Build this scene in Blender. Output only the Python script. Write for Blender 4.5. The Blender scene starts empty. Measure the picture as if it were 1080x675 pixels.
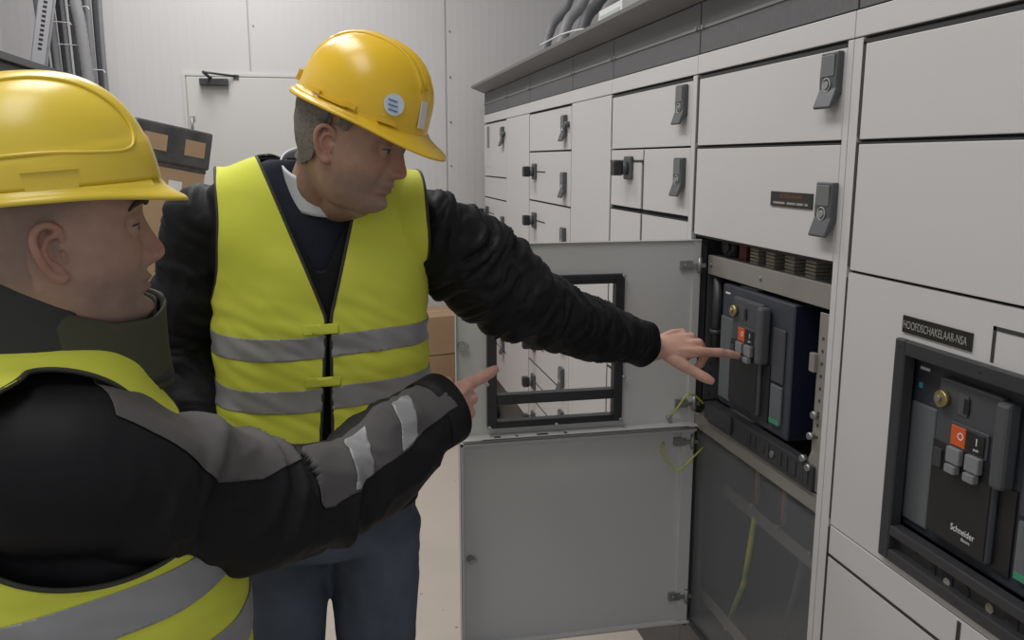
import bpy, bmesh, math, random
import numpy as np
from mathutils import Vector, Matrix
random.seed(4)
scn = bpy.context.scene
COL = scn.collection

# ---------------------------------------------------------------- camera, light, exposure
cd = bpy.data.cameras.new('camera')
cam = bpy.data.objects.new('camera', cd)
COL.objects.link(cam)
CAM_Z = 1.56
cam.location = (0, 0, CAM_Z)
cam.rotation_euler = (math.radians(90 - 10.64), 0, math.radians(-12.02))
cd.sensor_width = 36.0
cd.lens = 30.0
cd.clip_start = 0.02
scn.camera = cam

w = bpy.data.worlds.new('hall_light')
scn.world = w
w.use_nodes = True
w.node_tree.nodes['Background'].inputs[0].default_value = (0.93, 0.96, 1.0, 1)
w.node_tree.nodes['Background'].inputs[1].default_value = 0.43

def area(name, loc, sx, sy, power, rot=(0, 0, 0), col=(1, 0.985, 0.965)):
    l = bpy.data.lights.new(name, 'AREA')
    l.shape = 'RECTANGLE'
    l.size = sx
    l.size_y = sy
    l.energy = power
    l.color = col
    o = bpy.data.objects.new(name, l)
    o.location = loc
    o.rotation_euler = rot
    COL.objects.link(o)
    return o

# rows of ceiling luminaires over the aisle
for i, y in enumerate((0.3, 2.2, 4.3)):
    area('ceiling_lamp', (-0.55, y, 3.55), 0.7, 1.5, (22, 33, 45)[i])
scn.view_settings.view_transform = 'Standard'
scn.view_settings.look = 'None'
scn.view_settings.exposure = 0.0
scn.view_settings.gamma = 1.0
scn.view_settings.use_curve_mapping = False

# ---------------------------------------------------------------- materials
def mat(name, col, rough=0.5, metal=0.0, spec=0.5, noise=None, bump=None, extra=None):
    m = bpy.data.materials.new(name)
    m.use_nodes = True
    nt = m.node_tree
    b = nt.nodes['Principled BSDF']
    b.inputs['Base Color'].default_value = (*col, 1)
    b.inputs['Roughness'].default_value = rough
    b.inputs['Metallic'].default_value = metal
    b.inputs['Specular IOR Level'].default_value = spec
    tc = nt.nodes.new('ShaderNodeTexCoord')
    if noise:                                   # (scale, second colour, detail)
        n = nt.nodes.new('ShaderNodeTexNoise')
        n.inputs['Scale'].default_value = noise[0]
        n.inputs['Detail'].default_value = noise[2] if len(noise) > 2 else 4
        r = nt.nodes.new('ShaderNodeMix')
        r.data_type = 'RGBA'
        r.inputs[6].default_value = (*col, 1)
        r.inputs[7].default_value = (*noise[1], 1)
        mr = nt.nodes.new('ShaderNodeMapRange')
        mr.inputs[1].default_value = 0.35
        mr.inputs[2].default_value = 0.68
        nt.links.new(tc.outputs['Object'], n.inputs['Vector'])
        nt.links.new(n.outputs['Fac'], mr.inputs[0])
        nt.links.new(mr.outputs[0], r.inputs[0])
        nt.links.new(r.outputs[2], b.inputs['Base Color'])
    if bump:                                    # (scale, strength, distance, stretch)
        n2 = nt.nodes.new('ShaderNodeTexNoise')
        n2.inputs['Scale'].default_value = bump[0]
        n2.inputs['Detail'].default_value = 3
        bp = nt.nodes.new('ShaderNodeBump')
        bp.inputs['Strength'].default_value = bump[1]
        bp.inputs['Distance'].default_value = bump[2]
        nt.links.new(tc.outputs['Object'], n2.inputs['Vector'])
        nt.links.new(n2.outputs['Fac'], bp.inputs['Height'])
        nt.links.new(bp.outputs[0], b.inputs['Normal'])
    return m

M = {}
M['paint'] = mat('light_grey_powder_coat', (0.57, 0.56, 0.565), 0.42, noise=(1.5, (0.55, 0.54, 0.545)), bump=(900, 0.08, 0.0004))
M['door_inner'] = mat('grey_powder_coat_inside', (0.60, 0.60, 0.60), 0.45, noise=(2, (0.57, 0.57, 0.57)), bump=(800, 0.1, 0.0004))
M['gap'] = mat('dark_gasket', (0.035, 0.035, 0.037), 0.8)
M['dark'] = mat('anthracite_metal', (0.085, 0.085, 0.088), 0.5, noise=(8, (0.07, 0.07, 0.073)), bump=(300, 0.1, 0.0005))
M['cap'] = mat('anthracite_roof_sheet', (0.19, 0.185, 0.185), 0.42, noise=(5, (0.18, 0.175, 0.175)))
M['handle'] = mat('grey_handle_plastic', (0.075, 0.08, 0.085), 0.42)
M['handle_dark'] = mat('dark_grey_plastic', (0.045, 0.046, 0.05), 0.4)
M['chrome'] = mat('chrome', (0.6, 0.6, 0.6), 0.25, 1.0)
M['galv'] = mat('galvanised_steel', (0.42, 0.43, 0.43), 0.45, 0.85, noise=(25, (0.33, 0.34, 0.34)))
M['galv_dull'] = mat('dull_zinc_sheet', (0.30, 0.285, 0.26), 0.5, 0.3, noise=(10, (0.27, 0.255, 0.235)))
M['inside'] = mat('dark_cabinet_inside', (0.05, 0.052, 0.056), 0.7)
M['black'] = mat('black_plastic', (0.014, 0.0145, 0.016), 0.38, noise=(30, (0.02, 0.02, 0.022)))
M['brk'] = mat('breaker_blue_grey', (0.05, 0.055, 0.07), 0.42, noise=(20, (0.042, 0.047, 0.06)))
M['brk2'] = mat('breaker_panel_grey', (0.062, 0.065, 0.075), 0.38)
M['brk_side'] = mat('breaker_side_navy', (0.012, 0.015, 0.035), 0.4)
M['shield'] = mat('grey_translucent_cover', (0.12, 0.13, 0.14), 0.25)
M['red'] = mat('orange_red_button', (0.60, 0.10, 0.025), 0.4)
M['brass'] = mat('brass_key', (0.42, 0.36, 0.14), 0.35, 0.8)
M['whitep'] = mat('white_print', (0.75, 0.75, 0.75), 0.5)
M['dimprint'] = mat('dim_engraving', (0.30, 0.30, 0.28), 0.6)
M['orangeprint'] = mat('dull_orange_print', (0.22, 0.10, 0.05), 0.6)
M['green'] = mat('green_sticker', (0.05, 0.28, 0.16), 0.5)
M['cyan'] = mat('cyan_sticker', (0.05, 0.35, 0.5), 0.5)
M['clearplate'] = mat('clear_plastic_flap', (0.20, 0.21, 0.22), 0.12)
M['yellow_wire'] = mat('yellow_green_wire', (0.55, 0.52, 0.06), 0.45, noise=(30, (0.25, 0.42, 0.07), 0))
M['copper'] = mat('dull_orange_busbar', (0.42, 0.20, 0.10), 0.5, 0.2)
M['beige'] = mat('beige_insulator', (0.30, 0.28, 0.23), 0.6)
M['cable'] = mat('grey_cable', (0.20, 0.20, 0.215), 0.5)
M['cable_dark'] = mat('dark_grey_cable', (0.11, 0.11, 0.12), 0.5)
M['hose'] = mat('ribbed_grey_hose', (0.26, 0.26, 0.27), 0.5)
M['label'] = mat('engraved_black_label', (0.022, 0.021, 0.018), 0.35)
M['card'] = mat('cardboard', (0.40, 0.27, 0.16), 0.85, noise=(6, (0.36, 0.24, 0.14)))
M['card_tape'] = mat('grey_tape', (0.11, 0.11, 0.11), 0.4)
M['film'] = mat('black_stretch_film', (0.05, 0.05, 0.052), 0.25, noise=(12, (0.09, 0.09, 0.09)), bump=(20, 0.5, 0.01))
M['paper'] = mat('white_paper', (0.7, 0.7, 0.7), 0.6)

def ribbed(name, col, axis, freq, depth):
    """thin rolled ribs across one axis, as bump, with a little dirt"""
    m = mat(name, col, 0.5, noise=(1.3, tuple(c * 0.94 for c in col)))
    nt = m.node_tree
    b = nt.nodes['Principled BSDF']
    tc = [n for n in nt.nodes if n.type == 'TEX_COORD'][0]
    sep = nt.nodes.new('ShaderNodeSeparateXYZ')
    nt.links.new(tc.outputs['Object'], sep.inputs[0])
    mu = nt.nodes.new('ShaderNodeMath'); mu.operation = 'MULTIPLY'; mu.inputs[1].default_value = freq
    si = nt.nodes.new('ShaderNodeMath'); si.operation = 'SINE'
    po = nt.nodes.new('ShaderNodeMath'); po.operation = 'POWER'; po.inputs[1].default_value = 6
    ab = nt.nodes.new('ShaderNodeMath'); ab.operation = 'ABSOLUTE'
    nt.links.new(sep.outputs[axis], mu.inputs[0])
    nt.links.new(mu.outputs[0], si.inputs[0]); nt.links.new(si.outputs[0], ab.inputs[0]); nt.links.new(ab.outputs[0], po.inputs[0])
    bp = nt.nodes.new('ShaderNodeBump'); bp.inputs['Strength'].default_value = 0.6 if axis == 1 and freq > 100 else 0.3; bp.inputs['Distance'].default_value = depth
    nt.links.new(po.outputs[0], bp.inputs['Height']); nt.links.new(bp.outputs[0], b.inputs['Normal'])
    return m
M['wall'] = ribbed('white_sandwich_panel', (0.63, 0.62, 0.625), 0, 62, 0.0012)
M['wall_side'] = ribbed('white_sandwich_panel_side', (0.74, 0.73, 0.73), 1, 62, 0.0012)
M['grille'] = ribbed('vertical_slotted_grille', (0.12, 0.12, 0.125), 1, 480, 0.0035)
M['doorpaint'] = mat('white_door_paint', (0.62, 0.615, 0.59), 0.5, noise=(1.2, (0.60, 0.595, 0.57)))

def floor_mat():
    m = mat('beige_sealed_concrete', (0.52, 0.46, 0.40), 0.55, noise=(1.8, (0.46, 0.41, 0.355)), bump=(40, 0.15, 0.002))
    nt = m.node_tree
    b = nt.nodes['Principled BSDF']
    tc = [n for n in nt.nodes if n.type == 'TEX_COORD'][0]
    v = nt.nodes.new('ShaderNodeTexVoronoi'); v.inputs['Scale'].default_value = 9; v.inputs['Randomness'].default_value = 1
    nt.links.new(tc.outputs['Object'], v.inputs['Vector'])
    lt = nt.nodes.new('ShaderNodeMath'); lt.operation = 'LESS_THAN'; lt.inputs[1].default_value = 0.05
    nt.links.new(v.outputs['Distance'], lt.inputs[0])
    mx = nt.nodes.new('ShaderNodeMix'); mx.data_type = 'RGBA'
    src = b.inputs['Base Color'].links[0].from_socket
    nt.links.new(src, mx.inputs[6]); mx.inputs[7].default_value = (0.20, 0.17, 0.15, 1)
    nt.links.new(lt.outputs[0], mx.inputs[0]); nt.links.new(mx.outputs[2], b.inputs['Base Color'])
    return m
M['floor'] = floor_mat()

def glassy(name, col, alpha, rough):
    m = mat(name, col, rough)
    m.node_tree.nodes['Principled BSDF'].inputs['Alpha'].default_value = alpha
    return m
M['smoke'] = glassy('smoky_clear_sheet', (0.30, 0.31, 0.33), 0.24, 0.2)
M['clear'] = glassy('clear_cover', (0.30, 0.32, 0.35), 0.25, 0.08)

# ---------------------------------------------------------------- mesh helpers
class MB:
    def __init__(s):
        s.v = []; s.f = []; s.sm = []
    def add(s, vs, fs, smooth=False):
        n = len(s.v)
        s.v += [tuple(p) for p in vs]
        s.f += [tuple(i + n for i in f) for f in fs]
        s.sm += [smooth] * len(fs)
        return s
    def box(s, x0, x1, y0, y1, z0, z1):
        x0, x1 = sorted((x0, x1)); y0, y1 = sorted((y0, y1)); z0, z1 = sorted((z0, z1))
        return s.add([(x0, y0, z0), (x1, y0, z0), (x1, y1, z0), (x0, y1, z0), (x0, y0, z1), (x1, y0, z1), (x1, y1, z1), (x0, y1, z1)],
                     [(0, 3, 2, 1), (4, 5, 6, 7), (0, 1, 5, 4), (1, 2, 6, 5), (2, 3, 7, 6), (3, 0, 4, 7)])
    def prism(s, prof, a, b, place):
        """closed 2-D outline swept from a to b; place(u, v, t) -> point"""
        n = len(prof)
        vs = [place(u, v, a) for u, v in prof] + [place(u, v, b) for u, v in prof]
        fs = [tuple(range(n))[::-1], tuple(range(n, 2 * n))]
        fs += [(i, (i + 1) % n, n + (i + 1) % n, n + i) for i in range(n)]
        return s.add(vs, fs)
    def tube(s, pts, r, seg=12, caps=True):
        pts = [Vector(p) for p in pts]
        if not hasattr(r, '__len__'): r = [r] * len(pts)
        vs = []; fs = []
        ref = None
        for i, p in enumerate(pts):
            t = (pts[min(i + 1, len(pts) - 1)] - pts[max(i - 1, 0)]).normalized()
            if ref is None:
                ref = Vector((0, 0, 1)) if abs(t.z) < 0.9 else Vector((1, 0, 0))
            a = (ref - t * ref.dot(t)).normalized(); b = t.cross(a); ref = a
            for k in range(seg):
                an = 2 * math.pi * k / seg
                vs.append(p + a * (r[i] * math.cos(an)) + b * (r[i] * math.sin(an)))
        for i in range(len(pts) - 1):
            for k in range(seg):
                k2 = (k + 1) % seg
                fs.append((i * seg + k, i * seg + k2, (i + 1) * seg + k2, (i + 1) * seg + k))
        n = len(s.f)
        s.add(vs, fs, True)
        if caps:
            b0 = len(s.v) - len(vs)
            s.f.append(tuple(b0 + k for k in range(seg))[::-1]); s.sm.append(False)
            e0 = b0 + (len(pts) - 1) * seg
            s.f.append(tuple(e0 + k for k in range(seg))); s.sm.append(False)
        return s
    def build(s, name, m, parent=None, bevel=0.0, seg=2):
        me = bpy.data.meshes.new(name)
        me.from_pydata([tuple(p) for p in s.v], [], s.f)
        me.materials.append(m)
        me.polygons.foreach_set('use_smooth', s.sm)
        me.update()
        o = bpy.data.objects.new(name, me)
        COL.objects.link(o)
        if parent is not None:
            o.parent = parent
            o.matrix_parent_inverse = world(parent).inverted()
        if bevel:
            b = o.modifiers.new('bevel', 'BEVEL'); b.width = bevel; b.segments = seg; b.limit_method = 'ANGLE'; b.angle_limit = math.radians(40)
        return o

def world(o):
    mt = o.matrix_basis.copy()
    if o.parent is not None:
        mt = world(o.parent) @ o.matrix_parent_inverse @ mt
    return mt

def empty(name, loc=(0, 0, 0)):
    o = bpy.data.objects.new(name, None)
    o.location = loc
    o.empty_display_size = 0.1
    COL.objects.link(o)
    return o

def tag(o, label, cat, group=None, kind=None):
    o['label'] = label
    o['category'] = cat
    if group: o['group'] = group
    if kind: o['kind'] = kind
    return o

def struct(o, label=None):
    o['kind'] = 'structure'
    if label: o['label'] = label
    return o

def text(name, body, size, m, parent, origin, right, up, extrude=0.0006, align='LEFT', squeeze=1.0):
    c = bpy.data.curves.new(name, 'FONT')
    c.body = body; c.size = size; c.extrude = extrude; c.align_x = align
    o = bpy.data.objects.new(name, c)
    COL.objects.link(o)
    dg = bpy.context.evaluated_depsgraph_get()
    me = bpy.data.meshes.new_from_object(o.evaluated_get(dg))
    bpy.data.objects.remove(o)
    me.materials.clear(); me.materials.append(m)
    r = Vector(right).normalized(); u = Vector(up).normalized(); n = r.cross(u)
    mt = Matrix(((r.x * squeeze, u.x, n.x, origin[0]), (r.y * squeeze, u.y, n.y, origin[1]), (r.z * squeeze, u.z, n.z, origin[2]), (0, 0, 0, 1)))
    me.transform(mt)
    o = bpy.data.objects.new(name, me)
    COL.objects.link(o)
    if parent is not None:
        o.parent = parent
        o.matrix_parent_inverse = world(parent).inverted()
    return o

# ---------------------------------------------------------------- room
K = 0.8636                       # size of the switchgear grid
def cx(x): return x * K
def cy(y): return y * K
def cz(z): return CAM_Z + (z - 1.55) * K
BW = cy(6.5)                     # back wall
struct(MB().box(-2.6, 2.4, -1.5, BW + 0.12, -0.12, 0).build('floor', M['floor']))
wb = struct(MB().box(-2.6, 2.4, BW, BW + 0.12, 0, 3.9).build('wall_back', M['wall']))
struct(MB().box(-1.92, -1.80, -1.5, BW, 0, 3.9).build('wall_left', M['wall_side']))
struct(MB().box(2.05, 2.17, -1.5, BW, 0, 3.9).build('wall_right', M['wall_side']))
struct(MB().box(-2.6, 2.4, -1.5, BW + 0.12, 3.9, 4.0).build('ceiling', M['wall']))
# panel joints with screws on the back wall
for i, x in enumerate((cx(-0.505), cx(0.88))):
    t = MB().box(x - 0.004, x + 0.004, BW - 0.004, BW + 0.001, 0.0 if i else cz(2.17), 3.9)
    struct(t.build('trim_%d' % (i + 1), mat('joint_grey', (0.42, 0.41, 0.41), 0.6)))
    for k in range(12):
        z = 0.4 + k * 0.28
        if (i or z > cz(2.2)) and z < 3: MB().tube([(x + 0.03, BW - 0.006, z), (x + 0.03, BW + 0.001, z)], 0.006, 8).build('screw', M['galv'], bpy.data.objects['trim_%d' % (i + 1)])


# door in the back wall
dl, dr, dt = cx(-0.95), cx(0.12), cz(2.132)
d = struct(MB().box(dl + 0.012, dr - 0.012, BW - 0.022, BW + 0.0, 0.01, dt - 0.012).build('door_1', M['doorpaint'], bevel=0.003))
fr = MB().box(dl - 0.012, dl + 0.004, BW - 0.012, BW, 0, dt - 0.004).box(dr - 0.004, dr + 0.012, BW - 0.012, BW, 0, dt - 0.004).box(dl - 0.012, dr + 0.012, BW - 0.012, BW, dt - 0.004, dt + 0.012)
fr.build('door_frame', M['doorpaint'], d)
for z in (cz(1.78), cz(0.9), cz(0.3)):
    h = MB().tube([(dl + 0.03, BW - 0.03, z - 0.06), (dl + 0.03, BW - 0.03, z + 0.06)], 0.008, 10)
    h.box(dl + 0.022, dl + 0.05, BW - 0.026, BW - 0.02, z - 0.065, z - 0.035).box(dl + 0.022, dl + 0.05, BW - 0.026, BW - 0.02, z + 0.03, z + 0.062)
    h.build('hinge', M['galv'], d)
clo = MB().box(cx(-0.845), cx(-0.655), BW - 0.075, BW - 0.022, cz(2.058), cz(2.105)).build('door_closer', M['handle_dark'], d, 0.004)
c = Vector((cx(-0.77), BW - 0.06, cz(2.10)))
arm = MB().tube([(c.x, c.y, c.z - 0.03), (c.x, c.y - 0.01, c.z + 0.012)], 0.012, 10)
arm.tube([(c.x, c.y - 0.012, c.z + 0.005), (cx(-0.8), BW - 0.17, cz(2.135))], 0.009, 8)
arm.tube([(cx(-0.8), BW - 0.17, cz(2.135)), (cx(-0.60), BW - 0.02, cz(2.125))], 0.0065, 8)
arm.box(cx(-0.62), cx(-0.585), BW - 0.03, BW, cz(2.105), cz(2.135))
arm.build('closer_arm', M['handle_dark'], clo)
lv = MB().tube([(dr - 0.08, BW - 0.02, 1.02), (dr - 0.08, BW - 0.07, 1.02), (dr - 0.2, BW - 0.075, 1.02)], 0.009, 10)
lv.box(dr - 0.1, dr - 0.06, BW - 0.03, BW - 0.02, 0.93, 1.1)
lv.build('door_handle', M['galv'], d)
# ---------------------------------------------------------------- switchgear row
FX = cx(1.1)                    # plane of the cabinet fronts
BX = cx(1.1) + 0.75             # back of the cabinets
EDGE = dict(A=(0.87, 1.69), B=(1.69, 2.485), C=(2.485, 3.29), D=(3.29, 3.86), E=(3.86, 4.71), F=(4.71, 5.34), G=(5.34, 6.12))
GAPW = 0.012

def panel(name, parent, y0, y1, z0, z1, x=FX, t=0.014, m=None, bevel=0.0015):
    """flat sheet door, in real metres; y0 near, y1 far"""
    return MB().box(x, x + t, y0, y1, z0, z1).build(name, m or M['paint'], parent, bevel)

def door_panel(cab, u0, u1, w0, w1, name='compartment_door', gl=True, gt=True):
    """door with dark rebate on its hinge (far) side and on top; grid units"""
    y0, y1, z0, z1 = cy(u0), cy(u1), cz(w0), cz(w1)
    big = u0 < 2.4
    gw = 0.011 if big else 0.008
    th_ = 0.0075 if w1 > 1.79 and u0 < 3 else 0.0035
    p = panel(name, cab, y0, y1 - (gw if gl else 0), z0, z1 - (th_ if gt else 0))
    if gl: MB().box(FX + 0.0003, FX + 0.012, y1 - gw + 0.0006, y1 - 0.0006, z0 + 0.006, z1 - 0.004).build('hinge_gasket', M['gap'], p)
    if gt: MB().box(FX + 0.0003, FX + 0.012, y0 + 0.002, y1 - 0.002, z1 - th_ + 0.0003, z1 + 0.0).build('top_gasket', M['gap'], p)
    return p

def make_handle(parent, u, w, x=FX):
    """swing latch: upper plate, key ring, tilted flap.  u centre, w top"""
    y, z = cy(u), cz(w)
    s = K
    hw = 0.033 * s
    prof = [(0, 0), (-0.015, 0), (-0.017, -0.055), (-0.016, -0.078), (-0.030, -0.118), (-0.024, -0.122), (-0.006, -0.092), (0, -0.090)]
    b = MB().prism([(a * s, c * s) for a, c in prof], y - hw, y + hw, lambda p, q, t: (x + p, t, z + q))
    o = b.build('latch_handle', M['handle'], parent, 0.002)
    c = MB().box(x - 0.019 * s, x - 0.016 * s, y - hw * 0.75, y + hw * 0.8, z - 0.052 * s, z - 0.006 * s)
    c.build('latch_cover', mat_cache('latch_cover'), o, 0.001)
    r = MB()
    yc, zc = y + 0.002, z - 0.07 * s
    for k in range(20):
        a0 = 2 * math.pi * k / 20; a1 = 2 * math.pi * (k + 1) / 20
        r.tube([(x - 0.0175 * s, yc + 0.0125 * math.cos(a0), zc + 0.0125 * math.sin(a0)), (x - 0.0175 * s, yc + 0.0125 * math.cos(a1), zc + 0.0125 * math.sin(a1))], 0.0018, 6)
    r.tube([(x - 0.015 * s, yc, zc), (x - 0.021 * s, yc, zc)], 0.0075, 12)
    r.build('key_lock', M['galv'], o)
    return o

_mc = {}
def mat_cache(k):
    if k not in _mc:
        _mc[k] = {'latch_cover': lambda: mat('latch_cover_grey', (0.14, 0.145, 0.15), 0.4)}[k]()
    return _mc[k]

def rotary(parent, u, w, x=FX, flip=1):
    """rotary isolator: escutcheon, boss, grip, position line"""
    y, z = cy(u), cz(w)
    b = MB().box(x - 0.012, x, y - 0.032, y + 0.032, z - 0.037, z + 0.037)
    o = b.build('rotary_switch', M['handle'], parent, 0.004)
    g = MB().tube([(x - 0.012, y, z), (x - 0.030, y, z)], 0.022, 16)
    g.build('switch_boss', M['handle'], o)
    k = MB().box(x - 0.058, x - 0.028, y - 0.016, y + 0.028, z - 0.024, z + 0.024)
    k.build('switch_grip', M['black'], o, 0.005)
    return o

def cabinet(tagk, label, skip_body=False):
    u0, u1 = EDGE[tagk]
    y0, y1 = cy(u0), cy(u1)
    cab = empty('switchgear_cabinet', (FX + 0.4, (y0 + y1) / 2, 0))
    tag(cab, label, 'electrical cabinet', 'light grey switchgear cabinets in one row')
    # plinth and shell
    MB().box(FX + 0.012, BX, y0 + 0.001, y1 - 0.001, 0, cz(0.035)).build('plinth', M['dark'], cab)
    g = 0.0015
    sh = MB()
    z0, z1 = cz(0.035), cz(2.01)
    if not skip_body:
        sh.box(FX + 0.0145, BX, y0 + g, y1 - g, z0, z1)
        sh.build('carcass', M['gap'], cab)
    else:
        lo, hi = cz(-0.02), cz(1.31)
        t = 0.02
        sh.box(FX + 0.0145, BX, y0 + g, y1 - g, hi + 0.005, z1)                 # closed top box
        sh.box(BX - 0.02, BX, y0 + g, y1 - g, z0, hi + 0.005)                   # back
        sh.box(FX + 0.02, BX, y0 + g, y0 + 0.012, z0, hi + 0.005)
        sh.box(FX + 0.02, BX, y1 - 0.012, y1 - g, z0, hi + 0.005)
        sh.box(FX + 0.0145, BX, y0 + g, y1 - g, z0, z0 + 0.01)
        sh.build('carcass', M['inside'], cab)
    # ventilation grille and fascia
    MB().box(FX + 0.004, FX + 0.0145, y0 + 0.003, y1 - 0.003, cz(1.862), cz(2.008)).build('vent_grille', M['grille'], cab, 0.001)
    r = MB()
    zz = cz(1.935)
    r.box(FX + 0.001, FX + 0.004, y0 + 0.003, y1 - 0.003, zz - 0.0035, zz + 0.0035)
    r.build('grille_bar', M['cap'], cab)
    for yy in (y0 + 0.02, y1 - 0.02):
        MB().tube([(FX + 0.005, yy, zz), (FX - 0.003, yy, zz)], 0.006, 10).build('grille_screw', M['cap'], cab)
    panel('fascia', cab, y0 + 0.001, y1 - 0.001, cz(1.803), cz(1.858))
    return cab

def strips(cab, k, w0, w1, near=0.03, far=0.0):
    """painted frame uprights beside the doors"""
    u0, u1 = EDGE[k]
    if near: panel('frame_upright', cab, cy(u0) + 0.001, cy(u0 + near), cz(w0), cz(w1), bevel=0.0008)
    if far: panel('frame_upright', cab, cy(u1 - far), cy(u1) - 0.001, cz(w0), cz(w1), bevel=0.0008)

# ---- cabinet A (nearest, breaker behind its window)
A = cabinet('A', 'nearest tall grey cabinet, its breaker door closed around a black window frame', True)
strips(A, 'A', -0.02, 1.80, 0.0, 0.032)
ua, ub = 0.872, 1.660
door_panel(A, ua, ub, 1.592, 1.795)
door_panel(A, ua, ub, 1.315, 1.586)
# breaker door with rectangular cut-out
wy0, wy1, wz0, wz1 = cy(1.0), cy(1.462), cz(0.745), cz(1.204)
y0, y1, z0, z1 = cy(ua), cy(ub) - 0.009, cz(0.727), cz(1.309) 
dA = MB()
dA.box(FX, FX + 0.014, wy1 - 0.004, y1, z0, z1).box(FX, FX + 0.014, y0, wy0 + 0.004, z0, z1)
dA.box(FX, FX + 0.014, wy0 + 0.004, wy1 - 0.004, wz1 - 0.004, z1)
dA.box(FX, FX + 0.014, wy0 + 0.004, wy1 - 0.004, z0, wz0 + 0.004)
dA = dA.build('breaker_door', M['paint'], A)
MB().box(FX + 0.0003, FX + 0.012, y1 + 0.0, y1 + 0.009, z0 + 0.01, z1 - 0.01).build('hinge_gasket', M['gap'], dA)
def escutcheon(parent, y0, y1, z0, z1, x0, x1, split, b, lower):
    """black window frame with a narrow lower slot, swept as boxes; x0 front"""
    e = MB()
    e.box(x0, x1, y0, y0 + b, z0, z1).box(x0, x1, y1 - b, y1, z0, z1)
    e.box(x0, x1, y0 + b, y1 - b, z1 - b, z1).box(x0, x1, y0 + b, y1 - b, z0, z0 + b * 0.8)
    e.box(x0, x1, y0 + b, y1 - b, split, split + lower)
    return e.build('window_frame', mat_frame, parent, 0.003)
mat_frame = mat('charcoal_window_frame', (0.036, 0.037, 0.041), 0.42)
fa = escutcheon(dA, wy0, wy1, wz0, wz1, FX - 0.010, FX + 0.014, cz(0.80), 0.026, 0.018)
for yy in (wy0 + 0.013, (wy0 + wy1) / 2, wy1 - 0.013):
    for zz in (wz0 + 0.012, wz1 - 0.013):
        MB().tube([(FX - 0.0105, yy, zz), (FX - 0.009, yy, zz)], 0.0028, 8).build('frame_screw', M['black'], fa)
# engraved label
lb = MB().box(FX - 0.003, FX, cy(1.268), cy(1.455), cz(1.217), cz(1.250)).build('name_plate', M['label'], dA)
text('plate_text', 'HOOFDSCHAKELAAR-NSA', 0.0190, M['dimprint'], lb, (FX - 0.0034, cy(1.452), cz(1.2255)), (0, -1, 0), (0, 0, 1), 0.0002, squeeze=0.66)
# thin black rectangle outline right of it
q0, q1, q2, q3 = cy(0.93), cy(1.224), cz(1.216), cz(1.272)
MB().box(FX - 0.001, FX, q0, q1, q3 - 0.006, q3).box(FX - 0.001, FX, q1 - 0.006, q1, q2 - 0.006, q3).build('black_outline', M['gap'], dA)
# below the breaker door
zt = cz(0.723)
panel('rail_panel', A, cy(ua), cy(1.660) - 0.009, cz(0.655), zt)
panel('compartment_door', A, cy(ua), cy(1.660) - 0.009, cz(-0.01), cz(0.648))
MB().box(FX + 0.0003, FX + 0.012, cy(1.660) - 0.009, cy(1.660), cz(-0.01), zt - 0.005).build('hinge_gasket', M['gap'], A)
MB().box(FX + 0.0003, FX + 0.012, cy(ua), cy(1.660) - 0.005, cz(0.648), cz(0.655)).build('top_gasket', M['gap'], A)
MB().box(FX - 0.0012, FX, cy(1.227) - 0.0, cy(1.236), cz(0.65), zt - 0.004).build('black_line', M['gap'], A)

# ---- cabinet B (open)
B = cabinet('B', 'grey cabinet standing open, breaker and smoky sheet visible inside', True)
strips(B, 'B', -0.02, 1.80, 0.022, 0.0)
ub0 = EDGE['B'][0] + 0.024; ub1 = EDGE['B'][1] - 0.006
p1 = door_panel(B, ub0, ub1, 1.592, 1.795)
make_handle(p1, 1.755, 1.781)
p2 = door_panel(B, ub0, ub1, 1.325, 1.586)
make_handle(p2, 1.742, 1.500)
lab = MB().box(FX - 0.003, FX, cy(1.808), cy(2.0), cz(1.436), cz(1.472)).build('name_plate', M['label'], p2)
o1 = text('plate_text', 'HOOFDSCHAKELAAR', 0.0115, M['orangeprint'], lab, (FX - 0.0034, cy(1.955), cz(1.4575)), (0, -1, 0), (0, 0, 1), 0.0002, squeeze=0.8)
o2 = text('plate_text', 'AARDLEKRELAIS NSA', 0.0125, M['dimprint'], lab, (FX - 0.0034, cy(1.992), cz(1.4405)), (0, -1, 0), (0, 0, 1), 0.0002, squeeze=0.92)
bpy.data.objects.remove(o2)
rows_ = MB()
for k, (a, bb) in enumerate(((1.985, 1.93), (1.92, 1.88), (1.875, 1.845), (1.838, 1.825))):
    rows_.box(FX - 0.0034, FX - 0.003, cy(bb), cy(a), cz(1.4425), cz(1.4475))
rows_.build('worn_lettering', M['dimprint'], lab)

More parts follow.
